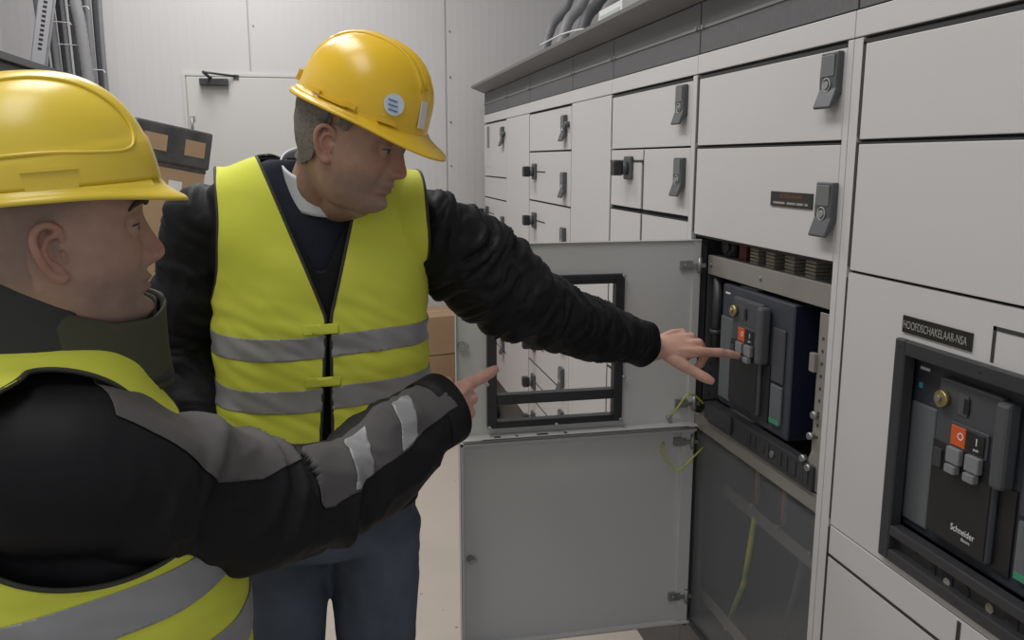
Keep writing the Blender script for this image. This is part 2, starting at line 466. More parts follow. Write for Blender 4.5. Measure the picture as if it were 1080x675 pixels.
# interior: uprights, beam, insulators, partition
iy0, iy1 = cy(1.70), cy(2.475)
up = MB().box(FX + 0.003, FX + 0.03, iy1 - 0.03, iy1, cz(0.02), cz(1.31))
up.build('frame_post', M['gap'], B)
up = MB().box(FX + 0.012, FX + 0.05, iy0, iy0 + 0.02, cz(0.02), cz(1.31))
up.build('frame_post', M['galv_dull'], B)
bm_ = MB().box(FX + 0.03, FX + 0.033, cy(1.715), cy(2.43), cz(1.205), cz(1.262)).box(FX + 0.03, FX + 0.09, cy(1.715), cy(2.43), cz(1.260), cz(1.263))
bmo = bm_.build('cross_beam', M['galv_dull'], B, 0.001)
for u in (1.735, 2.10, 2.41): MB().tube([(FX + 0.031, cy(u), cz(1.235)), (FX + 0.026, cy(u), cz(1.235))], 0.005, 8).build('beam_screw', M['galv'], bmo)
for i, u in enumerate((1.74, 1.90, 2.0, 2.10, 2.19)):
    ins = MB()
    for k in range(7):
        ins.box(FX + 0.05, FX + 0.10, cy(u) - 0.024, cy(u) + 0.016, cz(1.262) + k * 0.008, cz(1.262) + k * 0.008 + 0.0055)
    ins.box(FX + 0.055, FX + 0.095, cy(u) - 0.018, cy(u) + 0.010, cz(1.262), cz(1.262) + 0.056)
    ins.build('insulator_stack', M['beige'], B)
ct = MB()
ct.tube([(FX + 0.07, cy(2.36), cz(1.26)), (FX + 0.07, cy(2.36), cz(1.32))], 0.022, 14)
ct.tube([(FX + 0.045, cy(2.36), cz(1.295)), (FX + 0.055, cy(2.36), cz(1.295))], 0.018, 14)
ct.build('cable_gland', M['handle_dark'], B)
MB().box(FX + 0.06, FX + 0.10, cy(2.255), cy(2.30), cz(1.265), cz(1.32)).build('relay_block', mat('dull_red', (0.12, 0.03, 0.03), 0.5), B, 0.002)
# perforated side plates of the breaker chamber
def perforated(parent, x0, x1, yy, za, zb, thick, cols, rows, m, name='perforated_plate', r=0.004):
    o = MB().box(x0, x1, yy, yy + thick, za, zb).build(name, m, parent, 0.001)
    h = MB()
    for i in range(cols):
        for j in range(rows):
            xx = x0 + (x1 - x0) * (i + 0.5) / cols; zz = za + (zb - za) * (j + 0.5) / rows
            h.tube([(xx, yy - 0.0006, zz), (xx, yy + thick * 0.5, zz)], r, 8)
    h.build('holes', M['gap'], o)
    return o
perforated(B, FX + 0.035, FX + 0.11, cy(2.44), cz(0.80), cz(1.20), 0.003, 2, 12, M['handle'])
pm = mat('weathered_zinc', (0.20, 0.20, 0.19), 0.5, 0.4)
h = MB()
h.tube([(FX + 0.05, cy(2.40), cz(0.98)), (FX + 0.05, cy(2.40), cz(1.2))], 0.014, 12)
h.tube([(FX + 0.05, cy(2.40), cz(1.02)), (FX + 0.05, cy(2.40), cz(1.035))], 0.02, 12)
h.build('cable_conduit', M['handle_dark'], B)
# deep divider under the breaker, and beige shelf
MB().box(FX + 0.02, BX - 0.03, iy0, iy1, cz(0.752), cz(0.758)).build('divider_shelf', M['galv_dull'], B)
MB().box(FX + 0.012, FX + 0.016, iy0 + 0.02, iy1 - 0.03, cz(0.716), cz(0.762)).build('divider_lip', M['galv_dull'], B, 0.001)
MB().box(FX + 0.30, FX + 0.31, iy0, iy1, cz(0.758), cz(1.31)).build('chamber_back', M['inside'], B)
# smoky sheet over the lower compartment and what is behind it
MB().box(FX + 0.022, FX + 0.026, iy0 + 0.02, iy1 - 0.03, cz(0.03), cz(0.714)).build('clear_shield', M['smoke'], B)
x_ = FX + 0.12
MB().box(x_, x_ + 0.004, iy0, iy1, cz(0.46), cz(0.50)).build('support_rail', M['galv_dull'], B)
MB().box(FX + 0.06, FX + 0.064, iy0, iy1, cz(0.10), cz(0.14)).build('support_rail', M['galv_dull'], B)
bz = MB()
for u in (1.80, 1.95, 2.12, 2.28):
    o = MB().box(x_ + 0.03, x_ + 0.04, cy(u), cy(u) + 0.05, cz(0.53), cz(0.68)).build('busbar', M['black'], B)
    MB().box(x_ + 0.008, x_ + 0.014, cy(u) - 0.018, cy(u) - 0.004, cz(0.51), cz(0.70)).build('busbar_edge', M['copper'], o)
    MB().tube([(x_ - 0.008, cy(u) - 0.008, cz(0.50)), (x_ + 0.01, cy(u) - 0.008, cz(0.50))], 0.008, 8).build('bus_bolt', M['galv'], o)
MB().tube([(x_ + 0.0, cy(2.25), cz(0.47)), (x_ - 0.01, cy(2.27), cz(0.25)), (x_ - 0.03, cy(2.33), cz(0.06)), (x_ - 0.02, cy(2.35), cz(0.04))], 0.007, 10).build('earth_cable', M['yellow_wire'], B)
for du in (1.95, 2.08):
    MB().tube([(x_ + 0.06, cy(du), cz(0.42)), (x_ + 0.06, cy(du + 0.04), cz(0.25)), (x_ + 0.05, cy(du + 0.1), cz(0.05))], 0.009, 10).build('power_cable', M['cable_dark'], B)
MB().tube([(x_ - 0.05, cy(2.0), cz(0.08)), (x_ - 0.04, cy(2.0), cz(0.08))], 0.012, 12).build('indicator', M['copper'], B)

# ---- the two open doors of cabinet B, swung out square to the row
hy = cy(2.42)                       # plane of the open doors' inner skin
def open_door(z0, z1, xl, window):
    xr = FX + 0.002
    t = 0.004                       # sheet
    dp = 0.026                      # depth of the folded rim, towards the aisle
    e = MB()
    if window:
        (a, b, c, dd) = window      # cut-out x0,x1,z0,z1
        e.box(xl, a, hy, hy + t, z0, z1).box(b, xr, hy, hy + t, z0, z1).box(a, b, hy, hy + t, z0, c).box(a, b, hy, hy + t, dd, z1)
    else:
        e.box(xl, xr, hy, hy + t, z0, z1)
    return e.build('open_door', M['door_inner'], B), xr, dp
wx0, wx1, wz0_, wz1_ = cx(0.438), cx(0.857), cz(0.760), cz(1.215)
ud, xr, dp = open_door(cz(0.735), cz(1.312), cx(0.345), (wx0 + 0.012, wx1 - 0.012, wz0_ + 0.012, wz1_ - 0.012))
rim = MB()
z0, z1 = cz(0.735), cz(1.312)
xl = cx(0.345)
rim.box(xl, xr, hy - 0.010, hy + 0.006, z1 - 0.002, z1).box(xl, xl + 0.002, hy - 0.012, hy + 0.006, z0, z1).box(xr - 0.02, xr, hy - 0.006, hy, z0, z1)
rim.build('door_rim', M['paint'], ud, 0.0006)
fl = MB()
fl.box(xl + 0.012, xr - 0.004, hy - 0.042, hy + 0.006, z0, z0 + 0.002)
fl.box(xl + 0.06, xr - 0.03, hy - 0.042, hy - 0.040, z0, z0 + 0.004)
fl = fl.build('bottom_flange', M['paint'], ud)
sl = MB()
for (a, b) in ((0.455, 0.475), (0.52, 0.527), (0.585, 0.62), (0.67, 0.68)):
    MB().box(cx(a), cx(b), hy - 0.032, hy - 0.020, z0 + 0.0018, z0 + 0.0026).build('slot', M['gap'], fl)
# black window frame on the open door (same part as on cabinet A, seen from inside)
b_ = 0.024
wf = MB()
x0, x1 = wx0, wx1
ya, yb = hy - 0.016, hy + 0.012
spl = cz(0.832)
wf.box(x0, x0 + b_, ya, yb, wz0_, wz1_).box(x1 - b_, x1, ya, yb, wz0_, wz1_)
wf.box(x0 + b_, x1 - b_, ya, yb, wz1_ - b_, wz1_).box(x0 + b_, x1 - b_, ya, yb, wz0_, wz0_ + b_ * 0.75)
wf.box(x0 + b_, x1 - b_, ya, yb, spl, spl + 0.026)
wf.box(x0 + 0.010, x1 - 0.010, ya - 0.003, ya, wz1_ - 0.014, wz1_ - 0.010).box(x0 + 0.010, x1 - 0.010, ya - 0.003, ya, wz0_ + 0.008, wz0_ + 0.012)
wf = wf.build('window_frame', M['black'], ud, 0.0015)
cl = MB()
for xx, zz in ((x0 + 0.004, wz0_ + 0.004), (x1 - 0.004, wz0_ + 0.004), ((x0 + x1) / 2, wz0_ + 0.003), (x1 - 0.004, wz1_ - 0.004), (x0 + 0.17, wz1_ + 0.002), (x1 + 0.002, cz(0.90)), (x0 - 0.002, cz(0.90))):
    MB().tube([(xx, ya + 0.008, zz), (xx, ya - 0.010, zz)], 0.0045, 10).build('clip', M['galv'], wf)
def latch_bolt(parent, x, z):
    a = MB().tube([(x, hy, z), (x, hy - 0.012, z)], 0.011, 16).tube([(x, hy - 0.010, z), (x, hy - 0.020, z)], 0.006, 10)
    a.box(x - 0.004, x + 0.016, hy - 0.016, hy - 0.012, z - 0.004, z + 0.006)
    a.build('latch', M['galv'], parent)
latch_bolt(ud, cx(0.365), cz(1.013))
ld, xr, dp = open_door(cz(0.055), cz(0.722), cx(0.352), None)
z0, z1 = cz(0.055), cz(0.722); xl = cx(0.352)
rim = MB()
rim.box(xl, xr, hy - dp, hy + 0.004, z1 - 0.002, z1).box(xl, xl + 0.002, hy - dp, hy + 0.004, z0, z1).box(xl, xr, hy - dp, hy + 0.004, z0, z0 + 0.002)
rim.box(xl, xr - 0.0, hy - dp, hy - dp + 0.0015, z1 - 0.008, z1).box(xl, xl + 0.008, hy - dp, hy - dp + 0.0015, z0, z1).box(xl, xr, hy - dp, hy - dp + 0.0015, z0, z0 + 0.008)
rim.build('door_rim', M['paint'], ld, 0.0006)
MB().box(xr - 0.035, xr, hy - 0.010, hy, z0, z1).build('stiffener', M['door_inner'], ld, 0.001)
latch_bolt(ld, cx(0.385), cz(0.341))
def hinge(parent, z):
    a = MB()
    a.box(FX - 0.055, FX - 0.022, hy - 0.012, hy - 0.001, z - 0.011, z + 0.011)
    a.box(FX - 0.03, FX + 0.012, hy - 0.016, hy - 0.010, z - 0.006, z + 0.004)
    a.tube([(FX - 0.004, hy - 0.014, z - 0.02), (FX - 0.004, hy - 0.014, z + 0.02)], 0.006, 10)
    a.tube([(FX - 0.042, hy - 0.012, z), (FX - 0.042, hy - 0.018, z)], 0.005, 8)
    a.build('hinge', M['galv'], parent)
hinge(ud, cz(1.235)); hinge(ud, cz(0.80)); hinge(ld, cz(0.675)); hinge(ld, cz(0.145))
def wire(parent, pts, r=0.0026):
    # smooth curve through the points
    P = [Vector(p) for p in pts]; out = []
    Q = [P[0]] + P + [P[-1]]
    for i in range(1, len(Q) - 2):
        for k in range(8):
            t = k / 8; a, b, c, e = Q[i - 1], Q[i], Q[i + 1], Q[i + 2]
            out.append(0.5 * ((2 * b) + (c - a) * t + (2 * a - 5 * b + 4 * c - e) * t * t + (3 * b - a - 3 * c + e) * t ** 3))
    out.append(P[-1])
    return MB().tube(out, r, 8).build('earth_wire', M['yellow_wire'], parent)
wire(ld, [(FX - 0.085, hy - 0.006, cz(0.675)), (FX - 0.088, hy - 0.02, cz(0.64)), (FX - 0.06, hy - 0.05, cz(0.60)), (FX - 0.02, hy - 0.05, cz(0.635)), (FX + 0.02, hy - 0.03, cz(0.66))])
wire(ud, [(FX - 0.065, hy - 0.006, cz(0.76)), (FX - 0.055, hy - 0.03, cz(0.80)), (FX - 0.035, hy - 0.035, cz(0.835)), (FX - 0.01, hy - 0.03, cz(0.83)), (FX + 0.02, hy - 0.02, cz(0.80))])
MB().tube([(FX - 0.073, hy, cz(0.755)), (FX - 0.073, hy - 0.014, cz(0.755))], 0.006, 10).build('earth_stud', M['galv'], ud)

# ---- the plain and module cabinets further on
C_ = cabinet('C', 'grey cabinet just beyond the open one, one rotary switch and two latches')
strips(C_, 'C', 0.04, 1.80, 0.03, 0.0)
c0, c1 = 2.485 + 0.032, 3.285
p = door_panel(C_, c0, c1, 1.592, 1.795); make_handle(p, 2.580, 1.779)
p = door_panel(C_, c0, 2.925, 1.375, 1.586, gt=False); make_handle(p, 2.578, 1.556)
p = door_panel(C_, 2.94, c1, 1.375, 1.545, name='small_door', gt=True)
panel('blank_panel', C_, cy(2.925), cy(c1) - 0.009, cz(1.548), cz(1.586))
rotary(C_, 3.06, 1.52)
MB().box(FX - 0.001, FX, cy(2.925), cy(3.29), cz(1.541), cz(1.548)).build('black_line', M['gap'], C_)
for a, b in ((1.10, 1.362), (0.72, 1.094), (0.42, 0.714), (0.05, 0.414)):
    door_panel(C_, c0, 2.93, a, b); door_panel(C_, 2.94, c1, a, b, name='small_door')
D_ = cabinet('D', 'narrow blank grey cabinet between the rotary switch cabinets')
panel('blank_front', D_, cy(3.29) + 0.001, cy(3.86) - 0.006, cz(0.05), cz(1.80))
def module_column(k, cab, tops, hand, rot):
    u0, u1 = EDGE[k]
    w_ = u1 - u0
    hu = u0 + 0.10 * w_ / 0.85
    ru = u1 - 0.15 * w_ / 0.85
    for i in range(len(tops) - 1):
        a, b = tops[i + 1], tops[i]
        p = door_panel(cab, u0 + 0.004, u1 - 0.002, a + 0.004, b)
        if i == 0:
            make_handle(p, hu, b - 0.04)
            MB().tube([(FX, cy(hu - 0.06), cz(b - 0.085)), (FX - 0.02, cy(hu - 0.06), cz(b - 0.085))], 0.012, 12).build('push_knob', M['handle'], p)
        else:
            if i in hand: make_handle(p, hu, b - 0.10)
            if i in rot:
                rotary(p, ru, b - 0.105)
                MB().box(FX - 0.001, FX, cy(ru - 0.22), cy(ru), cz(b - 0.108), cz(b - 0.102)).build('black_line', M['gap'], p)
E_ = cabinet('E', 'grey module cabinet with a stack of rotary switches, seen above the open door')
module_column('E', E_, [1.795, 1.592, 1.33, 1.08, 0.86, 0.64, 0.42, 0.20, 0.04], range(1, 8), range(1, 8))
F_ = cabinet('F', 'narrow blank grey cabinet next to the last module cabinet')
panel('blank_front', F_, cy(4.71) + 0.001, cy(5.34) - 0.004, cz(0.05), cz(1.80))
G_ = cabinet('G', 'last grey module cabinet at the far end of the row by the wall')
module_column('G', G_, [1.795, 1.435, 1.29, 1.11, 0.9, 0.70, 0.50, 0.30, 0.04], (2, 3, 4, 5, 6), (2, 3, 4, 5, 6))
# fix for the top right of G: narrow blank pane
MB().box(FX - 0.002, FX, cy(5.88), cy(6.10), cz(1.50), cz(1.79)).build('meter_window', M['paint'], G_)
MB().box(FX - 0.003, FX - 0.001, cy(5.90), cy(5.99), cz(1.63), cz(1.775)).build('meter_label', M['cap'], G_)

# roof cap running over the whole row
cp = MB()
prof = [(FX + 0.004, cz(2.011)), (FX - 0.075, cz(2.045)), (FX - 0.078, cz(2.058)), (FX - 0.070, cz(2.062)), (FX + 0.02, cz(2.068)), (BX, cz(2.068)), (BX, cz(2.011))]
cp.prism(prof, cy(0.87), cy(6.14), lambda u, v, t: (u, t, v))
cap = cp.build('sheet_metal_canopy', M['cap'])
tag(cap, 'dark grey overhanging sheet cap along the top of the switchgear row', 'canopy')
cl = MB()
for u in (3.6, 4.4, 5.2, 5.7):
    MB().box(FX - 0.02, FX + 0.01, cy(u), cy(u) + 0.03, cz(2.066), cz(2.066) + 0.014).build('clip', M['dark'], cap)

# ---------------------------------------------------------------- circuit breakers
def breaker(label, ux, w0, w1, X, full):
    """air circuit breaker; ux = (near, far) grid y, X = face plane"""
    y0, y1 = cy(ux[0]), cy(ux[1]); z0, z1 = cz(w0), cz(w1)
    W = y1 - y0; H = z1 - z0
    root = empty('circuit_breaker', (X + 0.12, (y0 + y1) / 2, z0))
    tag(root, label, 'circuit breaker', 'draw-out circuit breakers')
    fy = lambda a: y1 - a * W            # a = 0 far (picture left) .. 1 near
    fz = lambda b: z0 + b * H
    body = MB().box(X, X + 0.20, y0, y1, z0, z1).build('body', M['brk'], root, 0.004)
    MB().box(X + 0.004, X + 0.198, y0 - 0.0012, y0, z0 + 0.004, z1 - 0.004).build('side_skin', M['brk_side'], body)
    # operator panel, raised, rounded corners
    pa, pb = 0.24, 0.66
    op = MB().box(X - 0.014, X, fy(pb), fy(pa), fz(0.07), fz(0.94)).build('operator_panel', M['brk2'], root, 0.006, )
    Xp = X - 0.0145
    # lower glossy clear cover on the operator panel
    MB().box(Xp - 0.002, Xp, fy(pb - 0.015), fy(pa + 0.01), fz(0.09), fz(0.60)).build('lower_cover', M['black'], op, 0.003)
    # key barrel
    kk = MB().tube([(Xp, fy(pa + 0.055), fz(0.83)), (Xp - 0.010, fy(pa + 0.055), fz(0.83))], 0.0135, 20)
    kk.build('key_ring', M['brass'], op)
    MB().tube([(Xp - 0.010, fy(pa + 0.05), fz(0.83)), (Xp - 0.014, fy(pa + 0.05), fz(0.83))], 0.0055, 12).build('key_barrel', M['galv'], op)
    MB().box(Xp - 0.0015, Xp, fy(pa + 0.215), fy(pa + 0.15), fz(0.775), fz(0.885)).build('charge_window', M['handle'], op, 0.002)
    MB().box(Xp - 0.0025, Xp, fy(pa + 0.225), fy(pa + 0.19), fz(0.79), fz(0.87)).build('charge_slot', M['black'], op, 0.0005)
    # push buttons in a framed bezel
    bz_ = MB().box(Xp - 0.004, Xp, fy(pa + 0.37), fy(pa + 0.125), fz(0.60), fz(0.735)).build('button_bezel', M['brk2'], op, 0.003)
    rb = MB().box(Xp - 0.0065, Xp - 0.004, fy(pa + 0.235), fy(pa + 0.14), fz(0.615), fz(0.72)).build('off_button', M['red'], bz_, 0.001)
    bb = MB().box(Xp - 0.0065, Xp - 0.004, fy(pa + 0.355), fy(pa + 0.245), fz(0.615), fz(0.72)).build('on_button', M['black'], bz_, 0.001)
    text('button_text', 'O', 0.017, M['whitep'], bz_, (Xp - 0.0068, fy(pa + 0.205), fz(0.655)), (0, -1, 0), (0, 0, 1), 0.0002, 'CENTER')
    text('button_text', 'I', 0.017, M['whitep'], bz_, (Xp - 0.0068, fy(pa + 0.31), fz(0.66)), (0, -1, 0), (0, 0, 1), 0.0002, 'CENTER')
    text('button_text', 'push', 0.006, M['whitep'], bz_, (Xp - 0.0068, fy(pa + 0.31), fz(0.632)), (0, -1, 0), (0, 0, 1), 0.0002, 'CENTER')
    # two clear padlock flaps below the buttons
    for j in range(2):
        c = pa + 0.13 + j * 0.125
        f = MB().box(Xp - 0.012, Xp - 0.002, fy(c + 0.095), fy(c + 0.005), fz(0.52), fz(0.605)).box(Xp - 0.016, Xp - 0.004, fy(c + 0.085), fy(c + 0.015), fz(0.47), fz(0.515))
        f.build('clear_flap', M['clearplate'], op, 0.002)
    MB().box(Xp - 0.006, Xp, fy(pa + 0.085), fy(pa + 0.03), fz(0.46), fz(0.56)).build('state_window', M['handle_dark'], op, 0.001)
    if full:
        text('logo', 'Schneider', 0.0155, M['whitep'], op, (Xp - 0.0028, fy(pa + 0.185), fz(0.165)), (0, -1, 0), (0, 0, 1), 0.0002, squeeze=0.85)
        text('logo', 'Electric', 0.0065, M['whitep'], op, (Xp - 0.0028, fy(pa + 0.26), fz(0.135)), (0, -1, 0), (0, 0, 1), 0.0002)
    # charging handle, vertical bar right of the operator panel
    hd = MB().box(X - 0.030, X - 0.004, fy(0.745), fy(0.665), fz(0.50), fz(0.93)).build('charging_handle', M['handle'], root, 0.006)
    MB().box(X - 0.004, X, fy(0.76), fy(0.665), fz(0.06), fz(0.50)).build('handle_recess', M['black'], root)
    # right side trip unit window
    MB().box(X - 0.006, X, fy(0.93), fy(0.78), fz(0.40), fz(0.80)).build('side_cover', M['brk2'], root, 0.003)
    MB().box(X - 0.0075, X, fy(0.93), fy(0.79), fz(0.09), fz(0.38)).build('trip_window', M['shield'], root, 0.003)
    MB().box(X - 0.0085, X - 0.007, fy(0.925), fy(0.80), fz(0.09), fz(0.125)).build('green_mark', M['green'], root)
    # left translucent shield and print
    MB().box(X - 0.006, X, fy(0.215), fy(0.02), fz(0.05), fz(0.74)).build('left_shield', M['shield'], root, 0.003)
    MB().box(X - 0.001, X, fy(0.12), fy(0.05), fz(0.925), fz(0.94)).build('white_mark', M['whitep'], root)
    if full: MB().box(X - 0.001, X, fy(0.075), fy(0.05), fz(0.82), fz(0.85)).build('cyan_mark', M['cyan'], root)
    if not full: MB().box(X + 0.02, X + 0.06, fy(0.4), fy(0.16), z1, z1 + 0.001).build('white_sticker', M['whitep'], root)
    return root
XB = cx(1.13)
breaker('circuit breaker inside the open cabinet that the man in the middle touches', (1.91, 2.31), 0.835, 1.192, XB, False)
bkA = breaker('circuit breaker behind the black window frame of the nearest cabinet', (1.07, 1.452), 0.815, 1.172, XB, True)

# cradle parts of cabinet B under and beside the breaker
cr = MB()
cr.box(FX + 0.004, FX + 0.03, cy(1.745), cy(2.33), cz(0.765), cz(0.828))
cr.box(FX - 0.004, FX + 0.004, cy(2.16), cy(2.33), cz(0.775), cz(0.828))
cr = cr.build('cradle_front', mat_frame, B, 0.002)
sl = MB()
for u, wv in ((2.06, 0.02), (2.03, 0.02), (1.955, 0.012), (1.90, 0.03), (1.865, 0.02), (1.83, 0.03), (1.79, 0.02), (1.77, 0.02)):
    MB().box(FX + 0.002, FX + 0.005, cy(u) - wv * 0.4, cy(u) + wv * 0.4, cz(0.778), cz(0.815)).build('slot', M['gap'], cr)
MB().tube([(FX + 0.002, cy(1.985), cz(0.797)), (FX + 0.006, cy(1.985), cz(0.797))], 0.011, 14).build('socket', M['gap'], cr)
MB().tube([(FX + 0.004, cy(1.93), cz(0.797)), (FX - 0.001, cy(1.93), cz(0.797))], 0.008, 12).build('cradle_knob', pm, cr)
# drawn rail with holes on the near side of the breaker
rl = MB().box(FX + 0.012, FX + 0.016, cy(1.725), cy(1.77), cz(0.86), cz(1.20)).box(FX + 0.004, FX + 0.016, cy(1.768), cy(1.79), cz(1.055), cz(1.10))
rl.prism([(1.725, 0.86), (1.77, 0.86), (1.79, 0.82), (1.79, 0.775), (1.725, 0.765)], FX + 0.012, FX + 0.016, lambda u, v, t: (t, cy(u), cz(v)))
rl = rl.build('side_rail', M['galv_dull'], B, 0.001)
hl = MB()
for k in range(9): hl.tube([(FX + 0.0115, cy(1.75), cz(0.90 + k * 0.03)), (FX + 0.013, cy(1.75), cz(0.90 + k * 0.03))], 0.004, 8)
hl.build('holes', M['gap'], rl)
bl = MB()
for u, wv in ((1.79, 0.835), (1.765, 0.82), (1.755, 0.955), (1.765, 0.90)):
    MB().tube([(FX + 0.012, cy(u), cz(wv)), (FX + 0.0, cy(u), cz(wv))], 0.0075, 12).build('bolt', M['galv'], rl)
MB().box(FX + 0.02, FX + 0.26, cy(1.735), cy(1.745), cz(0.78), cz(1.20)).build('cradle_side', pm, B)
# lower slot parts behind window frame A
ls = MB().box(FX + 0.006, FX + 0.03, wy0 + 0.02, wy1 - 0.02, wz0 + 0.015, cz(0.803)).build('cradle_front', mat_frame, A)
dt_ = MB()
yl = wy1 - 0.035
for a, b in ((0.085, 0.095), (0.11, 0.135), (0.245, 0.27), (0.285, 0.31)):
    MB().box(FX + 0.004, FX + 0.0065, yl - b, yl - a, wz0 + 0.02, cz(0.797)).build('slot', M['gap'], ls)
for a, b, c in ((0.162, 0.777, 0.011), (0.045, 0.768, 0.003), (0.045, 0.787, 0.003)):
    MB().tube([(FX + 0.004, yl - a, cz(b)), (FX + 0.0065, yl - a, cz(b))], c, 14).build('socket', M['black'], ls)
MB().tube([(FX + 0.002, yl - 0.125, cz(0.773)), (FX + 0.006, yl - 0.125, cz(0.773))], 0.007, 12).build('cradle_knob', M['beige'], ls)
MB().tube([(FX + 0.004, yl - 0.215, cz(0.777)), (FX + 0.006, yl - 0.215, cz(0.777))], 0.008, 12).build('cradle_knob', M['beige'], ls)

# ---------------------------------------------------------------- far left: second row, cables, strut
LX = cx(-1.42)
lc = empty('switchgear_cabinet', (LX - 0.2, cy(3.6), 0))
tag(lc, 'dark topped cabinet row along the opposite wall, mostly behind the yellow helmet', 'electrical cabinet')
MB().box(-1.79, LX, cy(2.2), cy(5.6), 0.05, cz(1.80)).build('carcass', M['paint'], lc, 0.002)
MB().box(-1.79, LX + 0.004, cy(2.2), cy(5.6), cz(1.80), cz(1.985)).build('vent_band', M['dark'], lc, 0.002)
MB().box(-1.79, LX + 0.03, cy(2.2), cy(5.6), cz(1.987), cz(2.022)).build('roof_cap', M['handle_dark'], lc, 0.002)
MB().box(-1.79, LX - 0.02, cy(2.2), cy(5.6), 0, 0.05).build('plinth', M['dark'], lc)
for k in range(4):
    ya_, yb_ = cy(2.2 + k * 0.85) + 0.008, cy(3.05 + k * 0.85) - 0.004
    for za_, zb_ in ((0.07, 0.85), (0.86, 1.35), (1.36, cz(1.795))):
        dd_ = MB().box(LX, LX + 0.012, ya_, yb_, za_, zb_).build('compartment_door', M['paint'], lc, 0.002)
        MB().box(LX + 0.012, LX + 0.03, yb_ - 0.09, yb_ - 0.04, zb_ - 0.16, zb_ - 0.05).build('latch_handle', M['handle'], dd_, 0.004)

def path3(P, n=8):
    P = [Vector(p) for p in P]; out = []
    Q = [P[0]] + P + [P[-1]]
    for i in range(1, len(Q) - 2):
        for k in range(n):
            t = k / n; a, b, c, e = Q[i - 1], Q[i], Q[i + 1], Q[i + 2]
            out.append(0.5 * ((2 * b) + (c - a) * t + (2 * a - 5 * b + 4 * c - e) * t * t + (3 * b - a - 3 * c + e) * t ** 3))
    out.append(P[-1])
    return out
# cables rising from the far end of that row
base_y = cy(5.75)
for i in range(11):
    f = i / 10
    x0_ = -1.40 + f * 0.28
    yy = base_y + (0.05 if i % 2 else 0.0)
    r = (0.020, 0.013, 0.017)[i % 3]
    o = MB().tube(path3([(x0_ + 0.02, yy, 0.2), (x0_ + 0.01, yy, 1.4), (x0_, yy, 2.1), (x0_ - 0.02 + 0.05 * (f - 0.5), yy + 0.02, 3.0), (x0_ - 0.02, yy, 3.85)]), r, 10).build('hanging_cable', M['cable'] if i % 3 else M['cable_dark'])
    side = ('closest to the slotted strut', 'beside the thick hose', 'closest to the white door')[0 if i < 4 else 1 if i < 8 else 2]
    tag(o, 'grey power cable in the vertical bundle left of the door, %s' % side, 'cable', 'grey cables rising from the opposite cabinet row, %s' % side)
hs = MB()
hp = path3([(-1.17, base_y - 0.06, 1.6), (-1.20, base_y - 0.06, 2.2), (-1.22, base_y - 0.06, 2.5), (-1.225, base_y - 0.06, 3.85)], 30)
hs.tube(hp, [0.027 + (0.003 if k % 2 else 0) for k in range(len(hp))], 12)
tag(hs.build('ribbed_hose', M['hose']), 'ribbed grey hose running up in front of the cable bundle', 'hose')
tie = MB()
for k, (zz, xx) in enumerate(((2.02, -1.17), (2.14, -1.27), (2.25, -1.31), (2.33, -1.22))):
    MB().tube([(xx - 0.05, base_y - 0.05, zz), (xx + 0.06, base_y - 0.06, zz - 0.006), (xx + 0.07, base_y - 0.08, zz - 0.02)], 0.0022, 6).build('zip_tie', M['whitep'], bpy.data.objects['ribbed_hose'])
# slotted strut leaning against the side wall
a = Vector((-1.36, cy(5.42), cz(2.04))); b = Vector((-1.06, cy(5.30), 3.25))
dz = (b - a).normalized(); sx = dz.cross(Vector((0, -1, 0))).normalized(); fy_ = sx.cross(dz)
st = MB()
def slab(mb, w0, w1, d0, d1, t0, t1):
    L = (b - a).length
    vs = [a + sx * w + fy_ * dd + dz * t for t in (t0, t1) for (w, dd) in ((w0, d0), (w1, d0), (w1, d1), (w0, d1))]
    mb.add(vs, [(0, 3, 2, 1), (4, 5, 6, 7), (0, 1, 5, 4), (1, 2, 6, 5), (2, 3, 7, 6), (3, 0, 4, 7)])
slab(st, -0.034, 0.034, 0, 0.004, 0, 1.3); slab(st, -0.034, -0.030, -0.03, 0.004, 0, 1.3); slab(st, 0.030, 0.034, -0.03, 0.004, 0, 1.3)
strut = st.build('slotted_strut', mat('bright_zinc', (0.50, 0.50, 0.53), 0.4, 0.3))
tag(strut, 'slanted bright metal strut with a row of slots above the opposite cabinets', 'strut')
sl = MB()
for k in range(26): slab(sl, -0.009, 0.009, 0.004, 0.0046, 0.10 + k * 0.022, 0.112 + k * 0.022)
sl.build('slots', M['gap'], strut)

# hoses and a white wire above the right-hand row
for i, (x, u, r) in enumerate(((1.36, 5.35, 0.026), (1.42, 5.2, 0.030), (1.48, 5.0, 0.030), (1.55, 4.85, 0.034), (1.58, 4.6, 0.03))):
    X0 = cx(x)
    o = MB().tube(path3([(X0 - 0.02, cy(u), cz(2.06)), (X0 - 0.02, cy(u), cz(2.16)), (X0 + 0.03, cy(u) + 0.02, cz(2.36)), (X0 + 0.16, cy(u) + 0.04, cz(2.7)), (X0 + 0.2, cy(u), 3.85)]), r, 12).build('roof_cable', (M['cable'], M['hose'], M['cable_dark'], M['hose'], M['cable'])[i])
    tag(o, ('thick cable curving up from the roof cap, outermost by the back wall', 'light grey cable second from the back wall on the roof cap', 'dark cable in the middle of the roof bundle', 'light thick cable fourth from the back wall on the roof cap', 'grey cable nearest the viewer in the roof bundle')[i], 'cable', 'cables rising from the right row')
box_ = MB().box(cx(1.36), cx(1.75), cy(3.95), cy(4.3), cz(2.073), cz(2.28)).build('junction_box', M['paper'], None, 0.004)
tag(box_, 'bright white box standing on the roof cap at the top edge', 'box')
MB().box(cx(1.36) - 0.003, cx(1.36), cy(3.98), cy(4.27), cz(2.10), cz(2.25)).build('cover', mat('pale_green_cover', (0.45, 0.5, 0.47), 0.4), box_)
